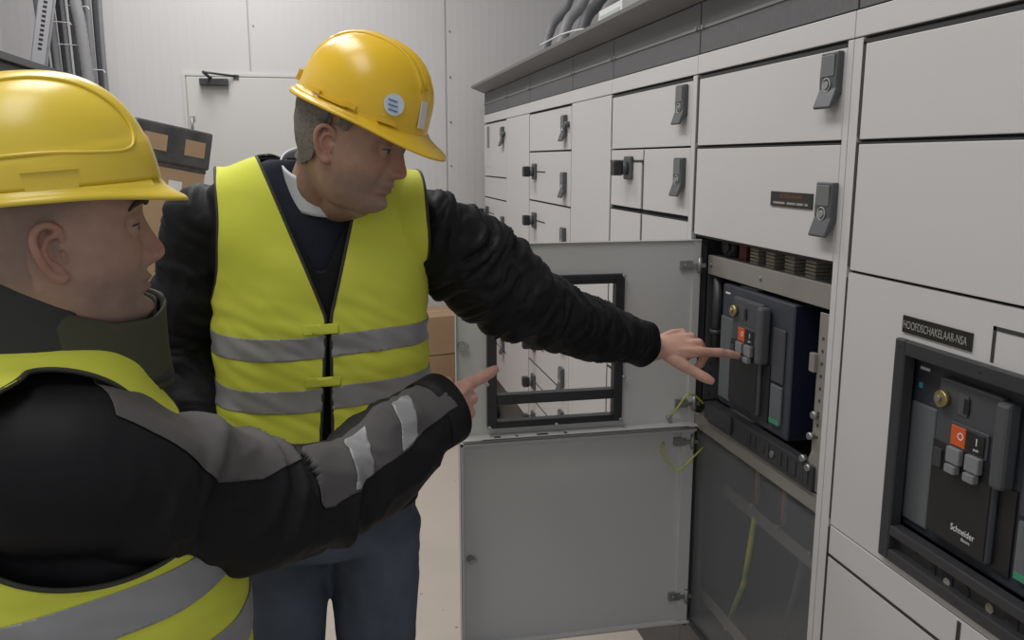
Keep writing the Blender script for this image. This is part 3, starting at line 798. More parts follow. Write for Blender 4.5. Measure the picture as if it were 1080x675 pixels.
ww = MB().tube(path3([(cx(1.17), cy(4.75), cz(2.17)), (cx(1.17), cy(4.65), cz(2.168)), (cx(1.20), cy(4.4), cz(2.18)), (cx(1.27), cy(4.2), cz(2.18)), (cx(1.372), cy(4.1), cz(2.15))]), 0.0035, 8).build('white_wire', M['whitep'])
tag(ww, 'thin white wire sticking out over the roof cap edge', 'wire')

# ---------------------------------------------------------------- cardboard boxes
def carton(name, w_, d_, h_, loc, rot, label, group=None, lid=False):
    o = MB().box(-w_ / 2, w_ / 2, -d_ / 2, d_ / 2, 0, h_).build(name, M['card'], None, 0.004)
    o.location = loc; o.rotation_euler = rot
    tag(o, label, 'box', group)
    MB_part(o, MB().box(-w_ / 2 - 0.001, w_ / 2 + 0.001, -0.02, 0.02, h_ - 0.05, h_ + 0.001), 'tape', M['card_tape'] if lid else mat('clear_tape', (0.45, 0.33, 0.22), 0.3))
    return o
def MB_part(parent, mb, name, m, bevel=0.0):
    o = mb.build(name, m, None, bevel)
    o.parent = parent
    return o
# tall leaning box under black film, behind the first man
tb = carton('cardboard_box', 0.32, 0.42, 1.18, (-0.955, 4.16, 0.53), (math.radians(0), math.radians(11), math.radians(30)), 'tall leaning cardboard box under black film behind the man in front', lid=True)
MB_part(tb, MB().box(-0.172, 0.172, -0.222, 0.222, 1.03, 1.20).box(-0.165, 0.165, -0.215, 0.215, 1.01, 1.03), 'film_cover', M['film'], 0.01)
MB_part(tb, MB().box(-0.13, -0.03, -0.2245, -0.221, 1.08, 1.15), 'bare_patch', M['card'])
MB_part(tb, MB().box(0.05, 0.14, -0.2245, -0.221, 1.08, 1.15), 'bare_patch', M['card'])
MB_part(tb, MB().box(0.00, 0.06, -0.2125, -0.21, 0.86, 0.96), 'paper_label', M['paper'])
MB_part(tb, MB().box(0.00, 0.06, -0.2125, -0.21, 0.64, 0.80), 'dark_label', M['card_tape'])
MB_part(tb, MB().box(0.00, 0.08, -0.2125, -0.21, 0.50, 0.60), 'paper_label', M['paper'])
MB_part(tb, MB().box(-0.167, 0.167, -0.217, 0.217, 0.0, 0.45), 'film_wrap', M['film'], 0.01)
pb = MB()
for yy in (-0.3, 0, 0.3): pb.box(-0.4, 0.4, yy - 0.05, yy + 0.05, 0, 0.1)
for k in range(6): pb.box(-0.4 + k * 0.14, -0.4 + k * 0.14 + 0.1, -0.35, 0.35, 0.1, 0.13)
pb = pb.build('pallet', mat('pallet_wood', (0.35, 0.25, 0.16), 0.8)); pb.location = (-0.78, 4.2, 0)
tag(pb, 'wooden pallet under the tall leaning box', 'pallet')
lb_ = carton('cardboard_box', 0.36, 0.40, 0.34, (-0.93, 4.2, 0.13), (0, 0, math.radians(30)), 'low cardboard box on the pallet under the leaning box')
# two cartons by the back wall
for k, (z, rz, wdt) in enumerate(((0.13, 18, 0.54), (0.375, 15, 0.5))):
    carton('cardboard_box', wdt, 0.36, 0.24, (cx(0.62), BW - 0.33, z), (0, 0, math.radians(rz)), ('lower of two stacked cardboard boxes by the back wall, between the men and the door', 'upper of two stacked cardboard boxes by the back wall, with a white label')[k], 'two small cartons by the back wall')
pb2 = pb.copy(); COL.objects.link(pb2); pb2.location = (cx(0.62), BW - 0.42, 0)
tag(pb2, 'wooden pallet under the two small boxes by the back wall', 'pallet')
# ================================================================ PEOPLE
# ---------------------------------------------------------------- numeric helpers
_rng = np.random.RandomState(7)
_perm = _rng.permutation(256); _perm = np.concatenate([_perm, _perm, _perm])
_gr = _rng.normal(size=(256, 3)); _gr /= np.linalg.norm(_gr, axis=1)[:, None]
def pnoise(p):
    p = np.asarray(p, float)
    i = np.floor(p).astype(int); f = p - i; i &= 255
    u = f * f * f * (f * (f * 6 - 15) + 10)
    def g(dx, dy, dz):
        h = _perm[_perm[_perm[i[:, 0] + dx] + i[:, 1] + dy] + i[:, 2] + dz]
        return ((f - np.array([dx, dy, dz])) * _gr[h]).sum(1)
    def lp(a, b, t): return a + (b - a) * t
    x0 = lp(g(0, 0, 0), g(1, 0, 0), u[:, 0]); x1 = lp(g(0, 1, 0), g(1, 1, 0), u[:, 0])
    x2 = lp(g(0, 0, 1), g(1, 0, 1), u[:, 0]); x3 = lp(g(0, 1, 1), g(1, 1, 1), u[:, 0])
    return lp(lp(x0, x1, u[:, 1]), lp(x2, x3, u[:, 1]), u[:, 2])

def cr(P, n):
    """Catmull-Rom resample of rows of numbers"""
    P = np.array(P, float); Q = np.vstack([2 * P[0] - P[1], P, 2 * P[-1] - P[-2]]); out = []
    for i in range(1, len(Q) - 2):
        for k in range(n):
            t = k / n; a, b, c, d = Q[i - 1], Q[i], Q[i + 1], Q[i + 2]
            out.append(0.5 * (2 * b + (c - a) * t + (2 * a - 5 * b + 4 * c - d) * t * t + (3 * b - a - 3 * c + d) * t ** 3))
    out.append(P[-1])
    return np.array(out)
def nrm(v):
    v = np.array(v, float); return v / np.linalg.norm(v)

class Soup:
    """closed shells to be fused by voxel remesh"""
    def __init__(s): s.v = []; s.f = []; s.n = 0
    def shell(s, v, f):
        s.v.append(np.array(v, float)); s.f += [tuple(i + s.n for i in q) for q in f]; s.n += len(v)
        return s
    def rings(s, R):
        """list of equal-length closed rings -> capped tube"""
        n = len(R[0]); v = np.vstack(R + [R[0].mean(0)[None], R[-1].mean(0)[None]]); f = []
        m = len(R)
        for i in range(m - 1):
            for k in range(n):
                k2 = (k + 1) % n
                f.append((i * n + k, i * n + k2, (i + 1) * n + k2, (i + 1) * n + k))
        for k in range(n):
            k2 = (k + 1) % n
            f.append((m * n, k2, k)); f.append((m * n + 1, (m - 1) * n + k, (m - 1) * n + k2))
        return s.shell(v, f)
    def limb(s, rows, side=(0, 0, 1), sub=6, seg=28, rnd=True):
        """rows: x y z ra rb (ra along 'side')"""
        P = cr(rows, sub); R = []
        if rnd:                                          # round the two ends
            for end in (0, -1):
                d = P[0, :3] - P[1, :3] if end == 0 else P[-1, :3] - P[-2, :3]
                d = nrm(d); r = min(P[end, 3], P[end, 4]); ex = []
                for a in (0.35, 0.65, 0.88, 0.99):
                    q = P[end].copy(); q[:3] += d * r * a * 0.7; q[3:] *= math.sqrt(1 - a * a); ex.append(q)
                P = np.vstack([ex[::-1], P]) if end == 0 else np.vstack([P, ex])
        for i in range(len(P)):
            t = nrm(P[min(i + 1, len(P) - 1), :3] - P[max(i - 1, 0), :3])
            a = np.array(side, float); a = nrm(a - t * a.dot(t)); b = np.cross(t, a)
            th = np.linspace(0, 2 * math.pi, seg, endpoint=False)
            R.append(P[i, :3] + np.outer(np.cos(th), a) * P[i, 3] + np.outer(np.sin(th), b) * P[i, 4])
        return s.rings(R)
    def slab(s, rows, Lx, Fx, sub=5, seg=48, n=2.5):
        """torso rows: x y z halfwidth halfdepth_front halfdepth_back"""
        P = cr(rows, sub); R = []
        th = np.linspace(0, 2 * math.pi, seg, endpoint=False)
        c, q = np.cos(th), np.sin(th)
        ce = np.sign(c) * np.abs(c) ** (2 / n); qe = np.sign(q) * np.abs(q) ** (2 / n)
        for r in P:
            dep = np.where(q > 0, r[4], r[5])
            R.append(r[:3] + np.outer(ce * r[3], Lx) + np.outer(qe * dep, Fx))
        return s.rings(R)
    def ball(s, c, r, axes=None, seg=20):
        r = np.array(r if hasattr(r, '__len__') else (r, r, r), float)
        A = np.eye(3) if axes is None else np.array(axes, float)
        R = []
        for i in range(1, 12):
            p = math.pi * i / 12
            th = np.linspace(0, 2 * math.pi, seg, endpoint=False)
            loc = np.stack([math.sin(p) * np.cos(th) * r[0], math.sin(p) * np.sin(th) * r[1], np.full(seg, -math.cos(p) * r[2])], 1)
            R.append(np.array(c) + loc @ A)
        return s.rings(R)
    def fuse(s, voxel, smooth=6, factor=0.5):
        me = bpy.data.meshes.new('tmp'); me.from_pydata([tuple(p) for p in np.vstack(s.v)], [], s.f)
        o = bpy.data.objects.new('tmp', me); COL.objects.link(o)
        bm = bmesh.new(); bm.from_mesh(me); bmesh.ops.recalc_face_normals(bm, faces=bm.faces); bm.to_mesh(me); bm.free()
        r = o.modifiers.new('r', 'REMESH'); r.mode = 'VOXEL'; r.voxel_size = voxel; r.adaptivity = 0
        if smooth:
            q = o.modifiers.new('s', 'SMOOTH'); q.factor = factor; q.iterations = smooth
        dg = bpy.context.evaluated_depsgraph_get(); dg.update()
        em = bpy.data.meshes.new_from_object(o.evaluated_get(dg))
        S = Surf.from_mesh(em)
        bpy.data.objects.remove(o); bpy.data.meshes.remove(me); bpy.data.meshes.remove(em)
        return S

class Surf:
    """triangle surface kept as arrays"""
    def __init__(s, v, t): s.v = v; s.t = t
    @staticmethod
    def from_mesh(me):
        v = np.empty(len(me.vertices) * 3); me.vertices.foreach_get('co', v); v = v.reshape(-1, 3)
        me.calc_loop_triangles()
        t = np.empty(len(me.loop_triangles) * 3, dtype=np.int32); me.loop_triangles.foreach_get('vertices', t)
        return Surf(v, t.reshape(-1, 3))
    def normals(s):
        a, b, c = s.v[s.t[:, 0]], s.v[s.t[:, 1]], s.v[s.t[:, 2]]
        n = np.cross(b - a, c - a); N = np.zeros_like(s.v)
        for k in range(3): np.add.at(N, s.t[:, k], n)
        l = np.linalg.norm(N, axis=1); l[l == 0] = 1
        return N / l[:, None]
    def push(s, d):
        return Surf(s.v + s.normals() * (d[:, None] if hasattr(d, '__len__') else d), s.t)
    def relax(s, it, lam=0.5):
        e = np.vstack([s.t[:, [0, 1]], s.t[:, [1, 2]], s.t[:, [2, 0]]])
        e = np.unique(np.sort(e, 1), axis=0); v = s.v.copy()
        deg = np.bincount(e.ravel(), minlength=len(v)).astype(float); deg[deg == 0] = 1
        for _ in range(it):
            a = np.zeros_like(v)
            for k in range(3):
                a[:, k] = np.bincount(e[:, 0], v[e[:, 1], k], len(v)) + np.bincount(e[:, 1], v[e[:, 0], k], len(v))
            v = v + lam * (a / deg[:, None] - v)
        return Surf(v, s.t)
    def cut(s, f):
        """keep f < 0, with a clean edge along f = 0"""
        f = np.where(np.abs(f) < 1e-9, 1e-9, f)
        fv = f[s.t]; inside = (fv < 0).sum(1)
        keep = s.t[inside == 3]; v = list(s.v); new = []; mid = {}
        def m(i, j):
            k = (min(i, j), max(i, j))
            if k not in mid:
                a = f[i] / (f[i] - f[j]); mid[k] = len(v); v.append(s.v[i] + (s.v[j] - s.v[i]) * a)
            return mid[k]
        for tri in s.t[(inside == 1) | (inside == 2)]:
            n_in = [i for i in range(3) if f[tri[i]] < 0]
            if len(n_in) == 1:
                i = n_in[0]; a, b, c = tri[i], tri[(i + 1) % 3], tri[(i + 2) % 3]
                new.append((a, m(a, b), m(c, a)))
            else:
                i = [k for k in range(3) if k not in n_in][0]; a, b, c = tri[i], tri[(i + 1) % 3], tri[(i + 2) % 3]
                p, q = m(a, b), m(c, a)
                new.append((p, b, c)); new.append((p, c, q))
        t = np.vstack([keep, np.array(new, dtype=np.int32).reshape(-1, 3)]); v = np.array(v)
        used = np.unique(t); mp = np.full(len(v), -1); mp[used] = np.arange(len(used))
        return Surf(v[used], mp[t])
    def join(s, o): return Surf(np.vstack([s.v, o.v]), np.vstack([s.t, o.t + len(s.v)]))
    def loops(s, minlen=12):
        e = np.vstack([s.t[:, [0, 1]], s.t[:, [1, 2]], s.t[:, [2, 0]]])
        k, c = np.unique(np.sort(e, 1), axis=0, return_counts=True)
        adj = {}
        for a, b in k[c == 1]:
            adj.setdefault(a, []).append(b); adj.setdefault(b, []).append(a)
        out = []; seen = set()
        for st in list(adj):
            if st in seen: continue
            L = [st]; seen.add(st); cur = st
            while True:
                nx = [q for q in adj[cur] if q not in seen]
                if not nx: break
                cur = nx[0]; seen.add(cur); L.append(cur)
            if len(L) >= minlen: out.append(s.v[L])
        return out
    def obj(s, name, m, parent=None, thick=0.0, col=None):
        me = bpy.data.meshes.new(name)
        me.vertices.add(len(s.v)); me.vertices.foreach_set('co', s.v.ravel())
        me.loops.add(len(s.t) * 3); me.loops.foreach_set('vertex_index', s.t.ravel().astype(np.int32))
        me.polygons.add(len(s.t)); me.polygons.foreach_set('loop_start', np.arange(0, len(s.t) * 3, 3, dtype=np.int32))
        me.update(calc_edges=True); me.validate()
        me.polygons.foreach_set('use_smooth', np.ones(len(me.polygons), bool))
        me.materials.append(m)
        if col is not None:
            a = me.color_attributes.new('tint', 'FLOAT_COLOR', 'POINT')
            a.data.foreach_set('color', np.hstack([col, np.ones((len(col), 1))]).ravel())
        o = bpy.data.objects.new(name, me); COL.objects.link(o)
        if parent is not None:
            o.parent = parent; o.matrix_parent_inverse = world(parent).inverted()
        if thick:
            q = o.modifiers.new('thickness', 'SOLIDIFY'); q.thickness = thick; q.offset = 1
        return o

def piping(surf, name, r, m, parent, minlen=40, step=3):
    for L in surf.loops(minlen):
        L = L[::step]
        for _ in range(4):
            L[1:-1] = 0.5 * L[1:-1] + 0.25 * (L[:-2] + L[2:])
        MB().tube([tuple(p) for p in L] + [tuple(L[0])], r, 6, caps=False).build(name, m, parent)

def sstep(a, b, x):
    t = np.clip((x - a) / (b - a), 0, 1); return t * t * (3 - 2 * t)
def seg_coords(V, P):
    """arc length along polyline P, distance to it, and nearest direction"""
    best = np.full(len(V), 1e9); s = np.zeros(len(V)); T = np.zeros_like(V); acc = 0
    C_ = np.zeros_like(V)
    for a, b in zip(P[:-1], P[1:]):
        d = b - a; L = np.linalg.norm(d); d = d / L
        t = np.clip((V - a) @ d, 0, L); c = a + np.outer(t, d); r = np.linalg.norm(V - c, axis=1)
        w_ = r < best; best[w_] = r[w_]; s[w_] = acc + t[w_]; T[w_] = d; C_[w_] = c[w_]; acc += L
    return s, best, T, C_

def folds(S, P, amp, freq=38, along=2.2, seed=0.0):
    """cloth folds running round a limb whose axis is polyline P (metres)"""
    s, r, T, c = seg_coords(S.v, P)
    radial = S.v - c
    q = np.stack([s * freq * along * 0.30, radial[:, 0] * freq * 0.35, radial[:, 2] * freq * 0.35], 1) + seed
    warp = pnoise(q * 0.6 + 11.3)
    q[:, 0] += warp * 1.6 + (radial[:, 2] - radial[:, 0]) * freq * 0.16
    n = pnoise(q)
    n2 = pnoise(S.v * 9 + seed)
    q2 = q * 1.9 + 7.7; m2 = pnoise(q2)
    rid = np.clip(1 - np.abs(n) * 4.2, -1, 1); rid2 = np.clip(1 - np.abs(m2) * 4.0, -1, 1)
    return amp * (rid * 0.62 + rid2 * 0.28 + n2 * 1.3)

# ---------------------------------------------------------------- cloth and skin materials
M['skin'] = None
def skin_mat():
    m = bpy.data.materials.new('skin'); m.use_nodes = True; nt = m.node_tree; b = nt.nodes['Principled BSDF']
    at = nt.nodes.new('ShaderNodeAttribute'); at.attribute_name = 'tint'
    n = nt.nodes.new('ShaderNodeTexNoise'); n.inputs['Scale'].default_value = 55; n.inputs['Detail'].default_value = 4
    tc = nt.nodes.new('ShaderNodeTexCoord'); nt.links.new(tc.outputs['Object'], n.inputs['Vector'])
    mx = nt.nodes.new('ShaderNodeMix'); mx.data_type = 'RGBA'; mx.blend_type = 'MULTIPLY'; mx.inputs[0].default_value = 0.35
    cr_ = nt.nodes.new('ShaderNodeValToRGB'); cr_.color_ramp.elements[0].color = (0.75, 0.6, 0.55, 1); cr_.color_ramp.elements[0].position = 0.3; cr_.color_ramp.elements[1].color = (1.15, 1.1, 1.1, 1); cr_.color_ramp.elements[1].position = 0.7
    nt.links.new(n.outputs['Fac'], cr_.inputs[0])
    nt.links.new(at.outputs['Color'], mx.inputs[6]); nt.links.new(cr_.outputs[0], mx.inputs[7]); nt.links.new(mx.outputs[2], b.inputs['Base Color'])
    b.inputs['Roughness'].default_value = 0.5
    b.inputs['Subsurface Weight'].default_value = 0.12; b.inputs['Subsurface Radius'].default_value = (0.012, 0.005, 0.003); b.inputs['Subsurface Scale'].default_value = 0.5
    bp = nt.nodes.new('ShaderNodeBump'); bp.inputs['Strength'].default_value = 0.15; bp.inputs['Distance'].default_value = 0.001
    n2 = nt.nodes.new('ShaderNodeTexNoise'); n2.inputs['Scale'].default_value = 350; nt.links.new(tc.outputs['Object'], n2.inputs['Vector'])
    nt.links.new(n2.outputs['Fac'], bp.inputs['Height']); nt.links.new(bp.outputs[0], b.inputs['Normal'])
    return m
M['skin'] = skin_mat()
M['jacket'] = mat('black_work_jacket', (0.006, 0.0062, 0.008), 0.6, spec=0.22, noise=(4, (0.009, 0.009, 0.011)), bump=(500, 0.2, 0.0008))
M['jacket_grey'] = mat('grey_jacket_panel', (0.105, 0.098, 0.098), 0.75, spec=0.3, noise=(6, (0.07, 0.066, 0.066)), bump=(500, 0.2, 0.0008))
M['reflect'] = mat('silver_reflective_tape', (0.30, 0.30, 0.31), 0.45, 0.15, noise=(20, (0.27, 0.27, 0.28)))
M['hivis'] = mat('fluorescent_yellow_mesh', (0.68, 0.71, 0.085), 0.72, spec=0.25, noise=(7, (0.62, 0.655, 0.07)), bump=(420, 0.25, 0.0008))
M['piping'] = mat('dark_olive_binding', (0.035, 0.036, 0.025), 0.7)
M['navy'] = mat('navy_knit', (0.007, 0.010, 0.022), 0.9, bump=(300, 0.3, 0.001))
M['shirt'] = mat('white_shirt_collar', (0.62, 0.64, 0.68), 0.7)
M['jeans'] = mat('dark_blue_jeans', (0.085, 0.105, 0.145), 0.85, noise=(9, (0.05, 0.063, 0.09)), bump=(400, 0.3, 0.0008))
M['trousers'] = mat('black_work_trousers', (0.02, 0.02, 0.022), 0.85)
M['boot'] = mat('black_leather_boot', (0.02, 0.018, 0.016), 0.5)
M['olive'] = mat('olive_collar_lining', (0.060, 0.062, 0.035), 0.8, bump=(300, 0.3, 0.001))
M['collar'] = mat('charcoal_collar_fabric', (0.030, 0.031, 0.030), 0.75, bump=(300, 0.3, 0.001))
M['helmet'] = mat('yellow_safety_helmet', (0.78, 0.50, 0.025), 0.28, spec=0.5, bump=(120, 0.05, 0.0004))
M['helmet2'] = mat('lemon_yellow_safety_helmet', (0.80, 0.60, 0.06), 0.30, spec=0.5, bump=(120, 0.05, 0.0004))
M['hair_grey'] = mat('short_grey_hair', (0.19, 0.175, 0.15), 0.75, noise=(220, (0.11, 0.10, 0.085), 2), bump=(420, 0.8, 0.002))
M['brow'] = mat('dark_brow_hair', (0.05, 0.035, 0.025), 0.8, bump=(300, 0.8, 0.002))
M['brow_grey'] = mat('grey_brow_hair', (0.16, 0.13, 0.11), 0.8, bump=(300, 0.8, 0.002))
M['eye'] = mat('eye_white', (0.30, 0.26, 0.24), 0.25)
M['iris'] = mat('dark_iris', (0.05, 0.04, 0.035), 0.15)
M['sticker'] = mat('pale_blue_round_sticker', (0.62, 0.70, 0.78), 0.5)
M['bluep'] = mat('blue_print', (0.10, 0.20, 0.45), 0.5)

# ---------------------------------------------------------------- head (local: x face, y left, z up; origin between the ears)
def head_surf(sc, older=False):
    T = [  # z, front, back, halfwidth, centre
        (.1185, .012, -.030, .014), (.113, .040, -.058, .040), (.100, .062, -.078, .057), (.080, .077, -.091, .069), (.055, .0855, -.098, .0755),
        (.035, .0885, -.100, .0775), (.022, .0895, -.1005, .0775), (.006, .0835, -.099, .0765), (-.012, .0815, -.094, .0755), (-.030, .0825, -.086, .0740),
        (-.046, .0830, -.078, .0715), (-.060, .0820, -.072, .0680), (-.075, .0790, -.064, .0630), (-.090, .0790, -.055, .0560), (-.102, .0760, -.045, .0470), (-.112, .0660, -.030, .0360), (-.118, .0450, -.010, .0200)]
    T = cr(T[::-1], 6)
    seg = 128; th = np.linspace(-math.pi, math.pi, seg, endpoint=False)
    R = []
    for z, F, B, W in T:
        c = 0.0 if z > -.05 else (z + .05) * -0.25
        x = np.where(np.cos(th) > 0, (F - c) * np.abs(np.cos(th)) ** 0.86, -(c - B) * np.abs(np.cos(th)) ** 0.95) + c
        jaw = sstep(-0.02, -0.10, z)
        y = W * np.sign(np.sin(th)) * np.abs(np.sin(th)) ** (0.88 + 0.22 * jaw) * (1 - 0.30 * jaw * np.clip(np.cos(th), 0, 1) ** 1.2)
        # temples draw in, cheekbones stand out
        P = np.stack([x, y, np.full(seg, z)], 1)
        R.append(P)
    V = np.array(R)                      # rings x seg x 3
    z = V[..., 2]; x = V[..., 0]; y = V[..., 1]
    fr = (x > 0.02)
    g = lambda a, s_: np.exp(-(a / s_) ** 2)
    dx = np.zeros_like(x)
    dx += -0.0115 * (g(y - .031, .016) + g(y + .031, .016)) * g(z - .004, .0125)       # sockets
    dx += 0.0045 * (g(y - .028, .020) + g(y + .028, .020)) * g(z - .0225, .0065)      # brows
    dx += 0.0040 * (g(y - .040, .016) + g(y + .040, .016)) * g(z + .022, .014)        # cheekbones
    nz = np.interp(z, [-.051, -.047, -.044, -.040, -.035, -.030, -.024, -.015, -.006, .004, .012, .022], [0, .007, .0155, .0212, .0238, .0240, .0222, .0180, .0140, .0098, .0055, 0])
    nw = np.interp(z, [-.048, -.036, -.02, .0, .02], [.0125, .0125, .0098, .0072, .008])
    dx += nz * np.exp(-(np.abs(y) / nw) ** 2.4)
    dx += 0.0105 * (g(y - .0135, .0062) + g(y + .0135, .0062)) * g(z + .0375, .0065)  # nostril wings
    dx += -0.004 * (g(y - .020, .005) + g(y + .020, .005)) * g(z + .040, .008)
    lip = np.clip(1 - (np.abs(y) / .027) ** 2.2, 0, 1)
    dx += lip * (0.0062 * g(z + .0600, .0050) + 0.0060 * g(z + .0705, .0055) - 0.0040 * g(z + .0655, .0022))
    dx += -0.0018 * g(y, .004) * g(z + .052, .006)
    dx += -0.0045 * g(y, .022) * g(z + .0795, .005)
    dx += 0.0070 * g(y, .018) * g(z + .095, .010)
    dx += -0.003 * (g(y - .029, .006) + g(y + .029, .006)) * g(z + .048, .018)        # laugh lines
    x += np.where(fr, dx, 0)
    s = Soup(); s.rings([V[i] * sc for i in range(len(V))])
    # ears
    for sg in (1, -1):
        def E(a, b, o): return np.array([(-.006 + a * .88), sg * (.0735 + o), -.013 + b * .88]) * sc
        P = [(.006, -.030, .002), (.000, -.031, .006), (-.009, -.022, .011), (-.016, -.004, .016), (-.019, .014, .018), (-.014, .027, .016), (-.003, .0315, .012), (.008, .024, .006), (.010, .012, .002)]
        s.limb([[*E(*p), .0042 * sc * (1.35 if i < 2 else 1), .0042 * sc * (1.35 if i < 2 else 1)] for i, p in enumerate(P)], side=(0, 1, 0.2), sub=4, seg=12)
        P2 = [(.002, -.018, .004), (-.007, -.010, .009), (-.010, .004, .011), (-.005, .016, .010), (.004, .018, .006)]
        s.limb([[*E(*p), .0030 * sc, .0032 * sc] for p in P2], side=(0, 1, 0.2), sub=4, seg=10)
        s.limb([[*E(.009, -.012, .001), .0035 * sc, .0035 * sc], [*E(.008, -.002, .003), .0040 * sc, .0035 * sc]], side=(0, 1, 0), seg=10)
        ax = np.array([nrm((1, sg * -0.75, 0)), nrm((0.75, sg * 1, 0)), (0, 0, 1)])
        s.ball(E(-.004, -.001, .004), np.array((.014, .0035, .027)) * sc, ax)
        s.ball(E(.001, -.025, .003), np.array((.008, .0045, .009)) * sc, ax)
        # eyelids and eyeball bed
        e = np.array([.0665, sg * .031, .001]) * sc
        s.ball(e + np.array([.0002, 0, .0040]) * sc, .0138 * sc)
        s.ball(e + np.array([-.0002, 0, -.0052]) * sc, .0133 * sc)
    return s

def hand_rows(S, wrist, fwd, thumb, sc, curls, thumb_dir, spread=(4, 0, -3, -7), tcurl=0.25):
    """adds palm and fingers; returns nothing. fwd, thumb side, back normal"""
    w = np.array(wrist); f = nrm(fwd); t = nrm(np.array(thumb) - f * np.dot(thumb, f)); n = np.cross(f, t)
    if curls.get('flip'): n = -n
    kn = [(.090, .026, 0.001), (.094, .006, .004), (.088, -.014, .002), (.079, -.032, -.002)]
    rd = [.0098, .0100, .0095, .0083]
    ph = [(.044, .026, .021), (.049, .030, .022), (.045, .027, .022), (.035, .020, .019)]
    names = ('index', 'middle', 'ring', 'pinky')
    pt = lambda a, b, c: w + (f * a + t * b + n * c) * sc
    # palm: one flat loft plus metacarpals
    S.limb([[*pt(-.02, 0, 0), .027 * sc, .021 * sc], [*pt(.012, 0.001, 0), .027 * sc, .018 * sc], [*pt(.045, 0.000, -.001), .036 * sc, .0155 * sc], [*pt(.078, -.003, -.001), .0395 * sc, .0125 * sc]], side=t, sub=4)
    for i in range(4):
        a, b, c = kn[i]
        S.limb([[*pt(.015, b * 0.5, .004), .009 * sc, .009 * sc], [*pt(a * .6, b * .85, .0045), .0085 * sc, .0085 * sc], [*pt(a, b, c), rd[i] * 1.1 * sc, rd[i] * 1.12 * sc]], side=t, sub=3, seg=14)
        an = math.radians(spread[i]); d = f * math.cos(an) + t * math.sin(an)
        p = pt(a, b, c); rows = [[*p, rd[i] * 1.08 * sc, rd[i] * 1.08 * sc]]
        ang = 0
        for j in range(3):
            ang += math.radians(curls[names[i]][j])
            dd = d * math.cos(ang) - n * math.sin(ang)
            L = ph[i][j] * sc; r0 = rd[i] * (1.0, .92, .84)[j] * sc
            rows.append([*(p + dd * L * .5), r0 * .94, r0 * .94])
            p = p + dd * L
            r1 = rd[i] * (.99, .90, .70)[j] * sc
            rows.append([*p, r1, r1])
        S.limb(rows, side=t, sub=4, seg=18)
    # thumb, leaves the side of the palm near its base
    td = nrm(f * thumb_dir[0] + t * thumb_dir[1] + n * thumb_dir[2])
    p = pt(.020, .018, -.006)
    rows = [[*p, .0150 * sc, .0140 * sc]]
    m1 = p + td * .042 * sc; rows.append([*(p + td * .022 * sc), .0150 * sc, .0135 * sc]); rows.append([*m1, .0125 * sc, .0120 * sc])
    d2 = nrm(td * math.cos(tcurl) + f * math.sin(tcurl)); m2 = m1 + d2 * .034 * sc
    rows.append([*(m1 + d2 * .017 * sc), .0108 * sc, .0105 * sc]); rows.append([*m2, .0110 * sc, .0105 * sc])
    d3 = nrm(d2 * math.cos(tcurl * .5) + f * math.sin(tcurl * .5)); m3 = m2 + d3 * .026 * sc
    rows.append([*(m2 + d3 * .014 * sc), .0108 * sc, .0095 * sc]); rows.append([*m3, .0080 * sc, .0070 * sc])
    S.limb(rows, side=t, sub=4, seg=18)
    # web between thumb and index
    S.limb([[*pt(.035, .022, -.004), .010 * sc, .010 * sc], [*pt(.062, .028, -.004), .007 * sc, .008 * sc]], side=t, seg=12)

def rotm(fwd, up=(0, 0, 1), roll=0.0):
    x = nrm(fwd); z = np.array(up, float); z = nrm(z - x * z.dot(x)); y = np.cross(z, x)
    if roll:
        z, y = z * math.cos(roll) + y * math.sin(roll), y * math.cos(roll) - z * math.sin(roll)
    return np.array([x, y, z])                 # rows: local axes in world

